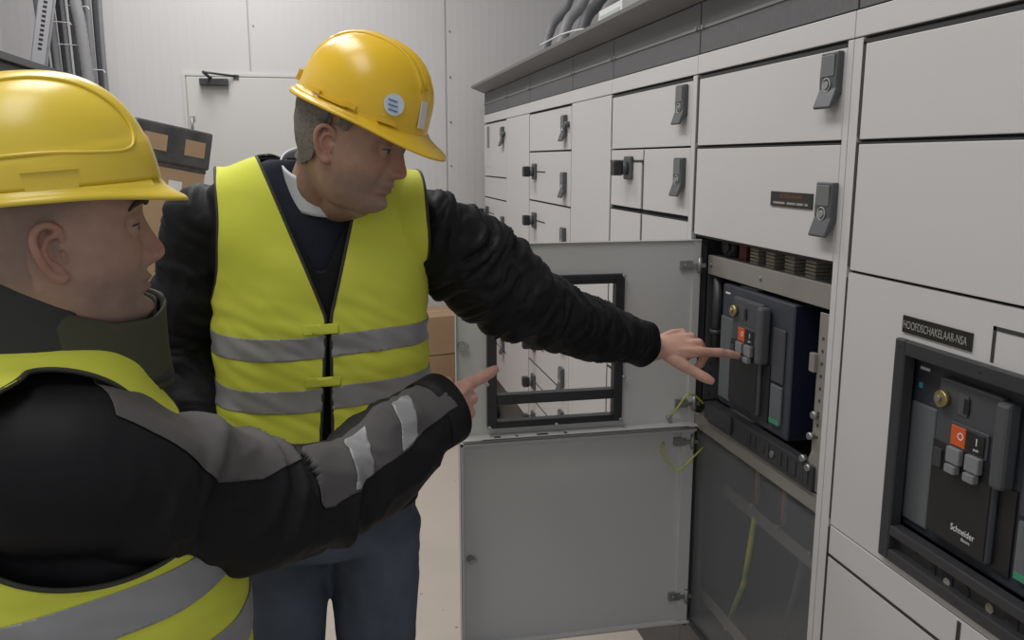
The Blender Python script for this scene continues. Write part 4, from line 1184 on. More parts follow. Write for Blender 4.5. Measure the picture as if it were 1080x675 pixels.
# ---------------------------------------------------------------- helmet (local frame as the head, origin at dome centre of rim)
def helmet(root, R, c, sc, m, style, tilt=0.0):
    seg = 144; nt_ = 40
    a_f, a_b, wd, ht = .124, .130, .108, .136
    if style == 1: a_f, a_b, wd, ht = .118, .135, .108, .126
    th = np.linspace(0, 2 * math.pi, seg, endpoint=False)
    rings = []
    def base(th):
        A = np.where(np.cos(th) > 0, a_f, a_b); return A * np.cos(th), wd * np.sin(th)
    bx, by = base(th)
    prof = []
    for k in range(nt_ + 1):
        p = math.pi / 2 * k / nt_
        prof.append((math.cos(p) ** 0.80 if k < nt_ else 0.0, math.sin(p) ** 0.97))
    # brim rows from outer edge inward/up
    peak = np.clip(np.cos(th), 0, 1) ** 3.0
    side_ = 0.010 + 0.002 * np.abs(np.sin(th))
    brimw = side_ + (.042 if style == 2 else .018) * peak
    rad = np.sqrt(bx ** 2 + by ** 2); ux, uy = bx / rad, by / rad
    drop = -0.010 - 0.010 * peak + (0.004 * np.clip(-np.cos(th), 0, 1)) + 0.006 * np.abs(np.sin(th)) ** 4
    outer = []
    for f_, dz in ((1.0, -0.003), (1.0, 0.0), (0.92, 0.002), (0.6, 0.003), (0.25, 0.006), (0.08, 0.011)):
        outer.append(np.stack([bx + ux * brimw * f_, by + uy * brimw * f_, drop * (0.25 + 0.75 * f_) + dz], 1))
    # inner side of rim (underside)
    rings.append(np.stack([bx * .955, by * .955, np.full(seg, 0.006)], 1))
    rings.append(np.stack([bx * .99, by * .99, drop * 0.3 - 0.004], 1))
    rings += outer
    for k, (q, hz) in enumerate(prof[1:nt_]):
        z = ht * hz; X = bx * q; Y = by * q
        if style == 2:        # three ridges front to back
            lat = Y / wd
            band = sstep(0.18, 0.45, hz) 
            rdg = sum(np.exp(-((Y - o_) / .0042) ** 2) for o_ in (-.024, 0.0, .024)) * 0.0045 * band
            z = z + rdg * 0.9 + 0.003 * np.exp(-(Y / .030) ** 4) * band
            X = X + ux * rdg * 0.6 * (np.abs(Y) < .04)
        else:
            rdg = np.exp(-(Y / .040) ** 8) * 0.0040 * sstep(0.25, 0.5, hz)
            z = z + rdg
            # raised side line that sweeps down to the brow
            line = 0.30 + 0.62 * 0 * th
            low = sstep(0.34, 0.30, hz + 0.10 * np.clip(np.cos(th), -1, 1) * -1)
            X = X * (1 + 0.018 * low); Y = Y * (1 + 0.022 * low)
        rings.append(np.stack([X, Y, z * np.ones(seg)], 1))
    apex = np.array([[0, 0, ht + (0.004 if style == 1 else 0.006)]])
    rr = [r @ R * sc + c for r in rings]
    n = len(rr); v = np.vstack(rr + [apex @ R * sc + c]); t = []
    for i in range(n - 1):
        for k in range(seg):
            k2 = (k + 1) % seg
            t.append((i * seg + k, i * seg + k2, (i + 1) * seg + k2)); t.append((i * seg + k, (i + 1) * seg + k2, (i + 1) * seg + k))
    for k in range(seg): t.append(((n - 1) * seg + k, (n - 1) * seg + (k + 1) % seg, n * seg))
    S = Surf(v, np.array(t, dtype=np.int32))
    o = S.obj('safety_helmet', m, root)
    q = o.modifiers.new('thickness', 'SOLIDIFY'); q.thickness = 0.0025; q.offset = -1
    W = lambda p: tuple(np.array(p) @ R * sc + c)
    def surf_pt(thd, hz, off=0.0):
        a = math.radians(thd); p = math.asin(hz ** (1 / 0.97)); q_ = math.cos(p) ** 0.80
        A = a_f if math.cos(a) > 0 else a_b
        P = np.array([A * math.cos(a) * q_, wd * math.sin(a) * q_, ht * hz])
        e = 1e-3
        def S_(aa, hh):
            pp = math.asin(hh ** (1 / 0.97)); qq = math.cos(pp) ** 0.80; AA = a_f if math.cos(aa) > 0 else a_b
            return np.array([AA * math.cos(aa) * qq, wd * math.sin(aa) * qq, ht * hh])
        u_ = nrm(S_(a + e, hz) - P); v_ = nrm(S_(a, hz + e) - P); N = np.cross(u_, v_)
        return P + N * off, u_, v_, N
    def patch(name, thd, hz, wu, wv, off, m_, thick=0.0015, shape='box', bev=0.001, par=None):
        P, u_, v_, N = surf_pt(thd, hz, off)
        b = MB()
        if shape == 'box':
            vs = []
            nn = 6
            for k in range(nn + 1):
                fx = -1 + 2 * k / nn
                for (fv, fo) in ((-1, 0), (1, 0), (1, 1), (-1, 1)):
                    Q, *_r = surf_pt(thd + math.degrees(fx * wu / 0.125), hz, off)
                    vs.append(W(Q + _r[1] * fv * wv + _r[2] * thick * fo))
            fs = []
            for k in range(nn):
                for j in range(4):
                    j2 = (j + 1) % 4; fs.append((k * 4 + j, k * 4 + j2, (k + 1) * 4 + j2, (k + 1) * 4 + j))
            fs += [(0, 3, 2, 1), (nn * 4, nn * 4 + 1, nn * 4 + 2, nn * 4 + 3)]
            b.add(vs, fs)
        else:
            n_ = 28
            vs = [W(P + u_ * wu * math.cos(2 * math.pi * k / n_) + v_ * wu * math.sin(2 * math.pi * k / n_) + N * h_) for h_ in (0, thick) for k in range(n_)]
            b.add(vs, [tuple(range(n_)), tuple(range(n_, 2 * n_))] + [(k, (k + 1) % n_, n_ + (k + 1) % n_, n_ + k) for k in range(n_)])
        ob = b.build(name, m_, par or o)
        return ob
    return o, patch, W, surf_pt

def eyes_brows(root, R, c, sc, brow_m, sides=(1, -1)):
    for sg in sides:
        e = (np.array([.0675, sg * .031, -.0005]) * sc) @ R + c
        # eyeball seen in the slit between the lids
        b = Soup(); b.ball(e, .0126 * sc, seg=24)
        S = Surf(np.vstack(b.v), np.array([t_ for q in b.f for t_ in ([q] if len(q) == 3 else [(q[0], q[1], q[2]), (q[0], q[2], q[3])])], dtype=np.int32))
        S.obj('eye', M['eye'], root)
        f2 = np.array([.0675 + .0118, sg * .031, -.0012]) * sc
        b = Soup(); b.ball(f2 @ R + c, np.array((.0016, .0042, .0042)) * sc, R)
        S = Surf(np.vstack(b.v), np.array([t_ for q in b.f for t_ in ([q] if len(q) == 3 else [(q[0], q[1], q[2]), (q[0], q[2], q[3])])], dtype=np.int32))
        S.obj('iris', M['iris'], root)
        rows = []
        for (yy, zz, xx, r) in ((.012, .0215, .0925, .0018), (.022, .0255, .0930, .0036), (.034, .0275, .0885, .0036), (.046, .0235, .0790, .0024), (.053, .018, .0715, .0012)):
            p = (np.array([xx, sg * yy, zz]) * sc) @ R + c
            rows.append([*p, r * 0.9 * sc, r * 1.35 * sc])
        b = Soup(); b.limb(rows, side=R[0], sub=5, seg=10)
        v = np.vstack(b.v); v = v + (pnoise(v * 700) * 0.0012)[:, None]
        S = Surf(v, np.array([t_ for q in b.f for t_ in ([q] if len(q) == 3 else [(q[0], q[1], q[2]), (q[0], q[2], q[3])])], dtype=np.int32))
        S.obj('eyebrow', brow_m, root)
        rows = []
        for j in range(9):
            a = -1 + 2 * j / 8
            rows.append([*((np.array([.0668 + math.sqrt(.0146 ** 2 - (a * .0128) ** 2), sg * (.031 + a * .0128), .0018 - .0012 * a * a]) * sc) @ R + c), .0008 * sc, .0007 * sc])
        b = Soup(); b.limb(rows, side=R[2], sub=3, seg=8)
        v = np.vstack(b.v)
        S = Surf(v, np.array([t_ for q in b.f for t_ in ([q] if len(q) == 3 else [(q[0], q[1], q[2]), (q[0], q[2], q[3])])], dtype=np.int32))
        S.obj('eyelashes', M['iris'], root)


def skin_tint(S, R, c, sc, base, red, stubble, scalp=None):
    L = ((S.v - c) @ R.T) / sc
    col = np.tile(np.array(base), (len(S.v), 1))
    g = lambda a, s_: np.exp(-(a / s_) ** 2)
    def blend(col, w_, c2): return col * (1 - w_[:, None]) + np.array(c2) * w_[:, None]
    onhead = (L[:, 2] > -.135) & (np.abs(L[:, 0]) < .16) & (np.abs(L[:, 1]) < .11)
    r_ = (g(L[:, 0] - .112, .02) * g(L[:, 1], .02) * g(L[:, 2] + .032, .018) * .6 + g(L[:, 2] + .02, .022) * sstep(.03, .07, L[:, 0]) * .35 + (np.abs(L[:, 1]) > .078) * g(L[:, 2] + .014, .04) * .55) * onhead
    col = blend(col, np.clip(r_, 0, 1), red)
    lips = onhead * (L[:, 0] > .07) * np.clip(1 - (np.abs(L[:, 1]) / .026) ** 2, 0, 1) * g(L[:, 2] + .0655, .0075)
    col = blend(col, np.clip(lips * .9, 0, 1), (red[0] * .8, red[1] * .62, red[2] * .62))
    if stubble is not None:
        w_ = onhead * sstep(-.035, -.060, L[:, 2]) * sstep(-0.01, .03, L[:, 0]) * 0.75
        w_ = w_ * (0.75 + 0.5 * pnoise(S.v * 60))
        col = blend(col, np.clip(w_, 0, 1), stubble)
    if scalp is not None:
        line = np.where(L[:, 0] > .035, .045, np.where(L[:, 0] > -0.0, .012 + .2 * L[:, 0] * 2, -.02))
        w_ = onhead * sstep(-.01, .02, L[:, 2] - line) * (L[:, 0] < .06) * (np.abs(L[:, 1]) < .081) * 0.6
        w_ = np.maximum(w_, onhead * (L[:, 0] < -.03) * sstep(-.075, -.03, L[:, 2]) * 0.6) 
        col = blend(col, np.clip(w_, 0, 1), scalp)
    return col
DZ = CAM_Z - 1.5
def up_(rows):
    return [[r[0], r[1], r[2] + DZ, *r[3:]] for r in rows]
def P3(*a): return np.array([a[0], a[1], a[2] + DZ])

def legs(body, pants, boots_list, hips, knees, ankles, toe, rad=(.095, .068, .055), hipc=None):
    for h, k, a in zip(hips, knees, ankles):
        body.limb([[*h, .075, .075], [*k, .052, .052], [*a, .036, .036]], side=(1, 0, 0), sub=5)
        mid1 = (h * .5 + k * .5); mid2 = (k * .5 + a * .5)
        pants.limb([[*h, rad[0], rad[0]], [*mid1, rad[0] * .90, rad[0] * .92], [*k, rad[1], rad[1]], [*mid2, rad[1] * .95, rad[1] * .95], [a[0], a[1], .075, rad[2] * 1.1, rad[2] * 1.1]], side=(1, 0, 0), sub=5)
        b = Soup()
        t = np.array(toe)
        b.limb([[a[0] - t[0] * .05, a[1] - t[1] * .05, .045, .04, .042], [a[0], a[1], .05, .042, .048], [*(np.array([a[0], a[1], 0]) + t * .10 + np.array([0, 0, .04])), .047, .038], [*(np.array([a[0], a[1], 0]) + t * .17 + np.array([0, 0, .035])), .040, .030]], side=np.cross(t, (0, 0, 1)), sub=4)
        b.limb([[a[0], a[1], .05, .045, .05], [a[0], a[1], .16, .046, .05]], side=np.cross(t, (0, 0, 1)))
        boots_list.append(b)
        body.limb([[*a, .036, .036], [a[0], a[1], .05, .036, .036], [*(np.array([a[0], a[1], 0]) + t * .14 + np.array([0, 0, .035])), .035, .022]], side=np.cross(t, (0, 0, 1)))

# ================================================================ man in the middle
def man_middle():
    root = empty('person', (-.02, 1.66, 0))
    tag(root, 'man with grey hair in yellow helmet and open vest reaching to touch the breaker', 'person', 'men in yellow helmets and high visibility vests')
    Fx = nrm((.10, -1, 0)); Lx = nrm((1, .10, 0))
    sh_r = P3(-.200, 1.63, 1.395); el_r = P3(-.282, 1.67, 1.15); wr_r = P3(-.235, 1.57, .95)
    sh_l = P3(.165, 1.61, 1.390); el_l = P3(.405, 1.66, 1.205); wr_l = P3(.716, 1.812, 1.074)
    H = P3(.046, 1.480, 1.536); R = rotm((.857, -.455, -.28)); sc = .99
    # ---- skin: one continuous body
    body = Soup()
    body.slab(up_([(-.03, 1.68, .80, .14, .10, .11), (-.03, 1.67, .95, .15, .10, .10), (-.02, 1.65, 1.15, .15, .10, .10), (-.02, 1.63, 1.32, .17, .10, .10), (-.02, 1.62, 1.42, .15, .07, .08), (-.02, 1.61, 1.46, .07, .06, .06)]), Lx, Fx)
    body.limb([[*sh_r, .06, .06], [*(el_r), .043, .043], [*wr_r, .030, .026]])
    body.limb([[*(sh_l + (0, .01, -.02)), .050, .050], [*(el_l + (0, 0, -.008)), .040, .040], [*(wr_l - nrm(wr_l - el_l) * .06), .031, .028]])
    hips = [P3(-.115, 1.69, .76), P3(.065, 1.69, .76)]; kn = [P3(-.135, 1.68, .40), P3(.065, 1.70, .40)]
    an = [np.array([-.15, 1.74, .08]), np.array([.07, 1.78, .08])]
    pants = Soup(); boots = []
    legs(body, pants, boots, hips, kn, an, Fx, rad=(.098, .078, .062))
    B = body.fuse(.006, 4)
    hs = Soup()
    h_l = head_surf(sc, True)
    hv = np.vstack(h_l.v) @ R + H
    hs.shell(hv, h_l.f)
    nb = P3(-.015, 1.600, 1.43)
    skull = H + np.array([-.025, 0, -.03]) * sc @ R
    hs.limb([[*nb, .066, .066], [*(nb * .5 + skull * .5), .058, .060], [*skull, .052, .056]], side=R[1])
    # jaw-to-neck transition
    thr = H + np.array([.030, 0, -.095]) * sc @ R
    hs.limb([[*(nb + np.array([.02, -.03, .0])), .045, .045], [*thr, .034, .034]], side=R[1])
    HD = hs.fuse(.0019, 3, .4)
    hd = Soup()
    # forearm end + pointing hand
    fw = nrm((.247, .045, .004)); tips = None
    hd.limb([[*(wr_l - nrm(wr_l - el_l) * .12), .030, .028], [*(wr_l - fw * .02), .030, .025], [*(wr_l + fw * .015), .030, .023]], side=(0, -.6, -.8))
    hand_rows(hd, wr_l + fw * .012, fw, (-.10, -.80, -.55), 1.16, dict(index=(4, 6, 4), middle=(48, 40, 25), ring=(58, 48, 30), pinky=(62, 45, 30), flip=True), (.70, .72, -.18), spread=(7, 0, -3, -6), tcurl=0.15)
    f2 = nrm((.10, -.08, -1))
    hand_rows(hd, wr_r + f2 * .02, f2, (.8, -.6, 0), 1.05, dict(index=(25, 30, 20), middle=(28, 32, 20), ring=(30, 34, 20), pinky=(32, 36, 20), flip=False), (.75, .6, -.2))
    HN = hd.fuse(.0019, 3, .4)
    S = B.join(HD).join(HN)
    base = (.40, .25, .185)
    col = skin_tint(S, R, H, sc, base, (.40, .17, .125), (.24, .18, .155))
    col[np.linalg.norm(S.v - H, axis=1) > .3] = (.60, .36, .28)
    body_o = S.obj('body', M['skin'], root, col=col)
    for _ in eyes_brows(body_o, R, H, sc, M['brow_grey']) or (): pass
    # ---- hair below the helmet
    L = ((HD.v - H) @ R.T) / sc
    line = np.where(L[:, 0] > .030, .034 + (.06 - L[:, 0]) * .4, np.where(L[:, 0] > -.012, .020, -.052 + 0 * L[:, 0]))
    line = np.interp(L[:, 0], [-.1, -.055, -.03, -.020, -.008, .012, .022, .036, .055], [-.062, -.060, -.045, -.015, .022, .018, .016, .036, .05])
    ear_m = (np.abs(L[:, 1]) > .0775) & (L[:, 0] > -.034) & (L[:, 0] < .008) & (L[:, 2] < .034)
    f = line - L[:, 2] + 0.004 * pnoise(HD.v * 160)
    f = np.where(ear_m, .02, f); f = np.where(L[:, 2] > .075, .01, f)
    hr = HD.push(.0042 + 0.0012 * pnoise(HD.v * np.array([160, 160, 60]))).cut(f)
    hr.obj('hair', M['hair_grey'], root, .002)
    # ---- trousers
    pants.slab(up_([(-.025, 1.69, .73, .15, .115, .125), (-.025, 1.69, .80, .178, .125, .135), (-.025, 1.68, .95, .172, .12, .125)]), Lx, Fx)
    PT = pants.fuse(.006, 6)
    n_ = folds(PT, np.array([P3(-.02, 1.68, 1.0), P3(-.02, 1.68, .2)]), .0028, 30, 1.2, 5)
    PT.push(n_).obj('jeans', M['jeans'], root)
    for b in boots: b.fuse(.006, 4).obj('boot', M['boot'], root)
    # ---- jacket
    jk = Soup()
    rows = up_([(-.025, 1.67, .83, .188, .135, .135), (-.022, 1.66, .95, .190, .135, .130), (-.020, 1.65, 1.08, .186, .132, .125), (-.020, 1.64, 1.20, .190, .130, .122), (-.020, 1.635, 1.31, .198, .125, .120), (-.018, 1.63, 1.39, .205, .112, .115), (-.018, 1.625, 1.445, .198, .088, .098), (-.018, 1.62, 1.475, .160, .070, .085), (-.018, 1.615, 1.50, .105, .060, .075)])
    rows = [[r[0], r[1], r[2], r[3] * .945, *r[4:]] for r in rows]
    jk.slab(rows, Lx, Fx, n=2.7)
    arms = Soup()
    ra = [[*sh_r, .074, .080], [*(sh_r * .5 + el_r * .5), .066, .072], [*el_r, .064, .066], [*(el_r * .45 + wr_r * .55), .056, .058], [*wr_r, .047, .047]]
    la = [[*(sh_l + (-.03, .015, -.014)), .068, .066], [*(sh_l + (.050, .015, -.046)), .082, .082], [*(sh_l * .5 + el_l * .5 + (0, 0, -.012)), .090, .082], [*(el_l + (0, 0, -.006)), .074, .068], [*(el_l * .5 + wr_l * .5), .056, .056], [*(wr_l - nrm(wr_l - el_l) * .055), .047, .049]]
    arms.limb(ra, side=(0, 1, 0)); arms.limb(la, side=(0, 0, 1))
    both = Soup(); both.v = [v for v in jk.v]; both.f = list(jk.f); both.n = jk.n
    for rr_, sd in ((ra, (0, 1, 0)), (la, (0, 0, 1))): both.limb(rr_, side=sd)
    J = both.fuse(.0048, 8)
    lat = (J.v - np.array([-.02, 1.63, 0])) @ Lx
    mask = sstep(.165, .225, np.abs(lat))
    fl = folds(J, np.array([sh_l, el_l, wr_l]), .013, 42, 2.4, 3.0); fr = folds(J, np.array([sh_r, el_r, wr_r]), .010, 36, 2.0, 8.0)
    endf = 1 - sstep(.57, .66, (J.v - P3(0, 0, 0))[:, 0])
    J = J.push(np.where(lat > 0, fl * (0.35 + .65 * endf), fr) * mask)
    # open at the wrists: leave closed; V of the jacket front cut away at the throat
    q = J.v - P3(-.030, 1.63, 1.31)
    u = q @ Lx; h = q[:, 2]
    fv = np.where((q @ Fx) > 0.02, np.maximum(np.abs(u) - (.008 + .50 * np.clip(h, 0, 1)), -h), 1.0)
    Jc = J.cut(np.where(fv < 0, -fv, -np.minimum(np.abs(fv), .05)))
    Jo = Jc.obj('jacket', M['jacket'], root, .003)
    # cuff: a stitched band
    def ring(name, c, ax, r0, r1, w_, m_, par, th=.004):
        ax = nrm(ax); a = nrm(np.cross(ax, (0, 0, 1) if abs(ax[2]) < .9 else (1, 0, 0))); b = np.cross(ax, a)
        mb = MB(); n = 40; vs = []
        for (t_, r_) in ((0, r0), (w_, r1), (w_, r1 - th), (0, r0 - th)):
            for k in range(n):
                an_ = 2 * math.pi * k / n
                wob = 1 + 0.03 * math.sin(3 * an_) + .02 * math.sin(5 * an_ + 1)
                vs.append(c + ax * t_ + (a * math.cos(an_) + b * math.sin(an_)) * r_ * wob)
        fs = []
        for j in range(4):
            for k in range(n):
                fs.append((j * n + k, j * n + (k + 1) % n, ((j + 1) % 4) * n + (k + 1) % n, ((j + 1) % 4) * n + k))
        mb.add(vs, fs, True)
        return mb.build(name, m_, par)
    ax_l = nrm(wr_l - el_l)
    ring('cuff', wr_l - ax_l * .085, ax_l, .050, .0535, .052, M['jacket'], Jo)
    ring('cuff_seam', wr_l - ax_l * .088, ax_l, .0525, .0525, .003, M['collar'], Jo, .002)
    ring('cuff', wr_r - nrm(wr_r - el_r) * .02, wr_r - el_r, .047, .047, .045, M['jacket'], Jo)
    # ---- pullover and shirt collar seen in the V
    kn_ = Soup(); kn_.slab([[r[0], r[1], r[2], r[3] * .90, r[4] * .92, r[5] * .9] for r in rows[2:]], Lx, Fx, n=2.5)
    K_ = kn_.fuse(.006, 4)
    K_.obj('pullover', M['navy'], root)
    # shirt collar: band round the neck, points at the front
    nbx = P3(-.012, 1.595, 1.452); axn = nrm(np.array([.06, -.30, 1]))
    def neckband(name, cen, ax, front, r_f, r_s, r_b, zt, zb, m_, par=None, open_=0, th=.003, flare=1.0, lap=None):
        ax = nrm(ax); fr_ = nrm(np.array(front) - ax * np.dot(front, ax)); lf = np.cross(ax, fr_)
        n = 96; mg = 10; vs = []; ts = []
        ang = np.linspace(-math.pi + 1e-3, math.pi - 1e-3, n) if not open_ else np.linspace(open_, 2 * math.pi - open_, n)
        for i, a_ in enumerate(ang):
            c_, s_ = math.cos(a_), math.sin(a_)
            rr_ = (r_f if c_ > 0 else r_b)
            t0, t1 = zb(a_), zt(a_)
            for j in range(mg + 1):
                f_ = j / mg
                k_ = 1 + (flare - 1) * (1 - f_) ** 1.5
                vs.append(cen + fr_ * c_ * rr_ * k_ + lf * s_ * r_s * k_ + ax * (t0 + (t1 - t0) * f_))
        for i in range(n - 1):
            for j in range(mg):
                p = i * (mg + 1) + j
                ts.append((p, p + mg + 1, p + mg + 2)); ts.append((p, p + mg + 2, p + 1))
        if not open_:
            for j in range(mg):
                p = (n - 1) * (mg + 1) + j; ts.append((p, j, j + 1)); ts.append((p, j + 1, p + 1))
        return Surf(np.array(vs), np.array(ts, dtype=np.int32)).obj(name, m_, root if par is None else par, th)
    globals()['neckband'] = neckband
    neckband('shirt_collar', nbx, axn, (.25, -1, 0), .074, .069, .060, lambda a: .030 + .028 * (1 - math.cos(a)) / 2, lambda a: -.028 + .030 * (1 - math.cos(a)) / 2, M['shirt'], open_=.12, flare=1.10)
    # ---- vest
    vb = Soup(); vb.slab([[r[0], r[1], r[2], r[3] + .004, r[4] + .006, r[5] + .006] for r in rows], Lx, Fx, n=2.7)
    for s_, d_ in ((sh_r, (-.03, 0, -.012)), (sh_l, (.03, 0, -.012))): vb.ball(s_ + np.array([0, 0, .002]), (.080, .082, .080)); 
    V = vb.fuse(.0048, 14).relax(10)
    q = V.v - np.array([-.018, 1.63, 0]); u = q @ Lx; w_ = q @ Fx; z = V.v[:, 2] - DZ
    hang = sstep(1.30, 1.0, z)
    wr_ = pnoise(np.stack([u * 7, w_ * 7, z * 13], 1) + 4) * .010 + pnoise(np.stack([u * 16, w_ * 10, z * 42 + u * 22], 1)) * .0065 * sstep(1.33, 1.2, z)
    V = V.push(.010 + .016 * hang + wr_)
    q = V.v - np.array([-.018, 1.63, 0]); u = q @ Lx; w_ = q @ Fx; z = V.v[:, 2] - DZ
    # arm holes, neck and front opening, hem
    lim = np.interp(z, [.8, 1.16, 1.24, 1.30, 1.40, 1.50], [.6, .6, .200, .184, .176, .178])
    f_arm = np.abs(u) - lim
    zc = 1.235                                      # foot of the V
    zip_x = -.016 + .05 * (z - 1.0)
    vopen = np.where(z > zc, .006 + (z - zc) * .31, .004 + (zc - z) * .030)
    f_v = np.where(w_ > 0, vopen - np.abs(u - zip_x - np.where(z > zc, (z - zc) * -.10, 0)), -1)
    f_n = np.where(w_ <= 0, .085 - np.sqrt(u ** 2 + (w_ + .0) ** 2), -1)
    f_n = np.where(z > 1.40, .088 - np.sqrt(u ** 2 + (w_ * .9) ** 2), -1)
    f_h = .905 - z
    f_t = np.maximum.reduce([f_arm, f_v, f_n, f_h])
    VV = V.cut(f_t)
    vo = VV.obj('safety_vest', M['hivis'], root, .0015)
    piping(VV, 'binding', .0032, M['piping'], vo)
    z = VV.v[:, 2] - DZ; u = (VV.v - np.array([-.018, 1.63, 0])) @ Lx
    for a_, b_ in ((1.161, 1.201), (1.066, 1.107)):
        zz = z - .004 * np.sin(u * 14)
        VV.push(.0022).cut(np.maximum(a_ - zz, zz - b_)).obj('reflective_band', M['reflect'], vo, .0008)
    # two little closing straps over the opening
    for zz in (1.212, 1.118):
        f_ = V.push(.004)
        qq = f_.v - np.array([-.018, 1.63, 0]); uu = qq @ Lx; ww = qq @ Fx; z_ = f_.v[:, 2] - DZ
        g_ = np.maximum.reduce([-ww, np.abs(z_ - zz) - .0085, uu - .012, -.050 - uu])
        f_.cut(g_).obj('closing_strap', M['hivis'], vo, .001)
    # ---- helmet, tipped forward with the head
    Rh = rotm((.857, -.455, -.40)); ch = H + np.array([.006, 0, .044]) * sc @ R
    ho, patch, W, sp = helmet(root, Rh, ch, .90, M['helmet'], 2)
    patch('round_sticker', -46, .32, .0185, .016, .002, M['sticker'], shape='disc')
    for k in range(3): patch('sticker_print', -46 + (-2 + k), .36 - k * .055, .009, .0012, .0040, M['bluep'])
    patch('front_sticker', -12, .30, .011, .024, .002, M['paper'])
    patch('slot_lug', -80, .115, .012, .0035, .002, M['helmet'], .005)
    patch('slot_lug', -112, .115, .012, .0035, .002, M['helmet'], .005)
    patch('slot_rim', -96, .085, .030, .0018, .001, M['helmet'], .004)
    patch('accessory_slot', -48, .10, .017, .0045, .001, M['helmet'], .005)
    patch('rear_lug', -165, .16, .014, .010, .001, M['helmet'], .006)
    # three raised ribs over the crown
    for y0_ in (-.026, -.010, .006, .022):
        pts_ = []
        for k in range(25):
            x_ = -.085 + .190 * k / 24
            a_f, a_b, wd, ht = .124, .130, .108, .136
            q_ = math.hypot(x_ / (a_f if x_ > 0 else a_b), y0_ / wd)
            p_ = math.acos(min(1, q_ ** (1 / .80)))
            pts_.append(W((x_, y0_, ht * math.sin(p_) ** .97 + .0028)))
        MB().tube(pts_, .0030, 8).build('crown_rib', M['helmet'], ho)
    # suspension band under the helmet at the back
    for nm, a0, a1, zz, hh in (('headband', 100, 262, -.012, .020),):
        vs = []; ts = []; n = 40
        for i in range(n + 1):
            a_ = math.radians(a0 + (a1 - a0) * i / n)
            for z_ in (zz - hh, zz + hh):
                vs.append(W((.112 * math.cos(a_), .092 * math.sin(a_), z_)))
        for i in range(n): p = 2 * i; ts += [(p, p + 2, p + 3), (p, p + 3, p + 1)]
        Surf(np.array(vs), np.array(ts, dtype=np.int32)).obj(nm, M['cable_dark'], ho, .002)
    MB().box(-.01, .01, -.008, .008, -.014, .014).build('ratchet', M['black'], None)
    rt = bpy.data.objects['ratchet']; rt.location = W((-.118, -.01, -.018)); rt.rotation_euler = (0, 0.2, 0.3); loc = rt.location.copy()
    rt.parent = ho
    rt.matrix_parent_inverse = world(ho).inverted()
    return root

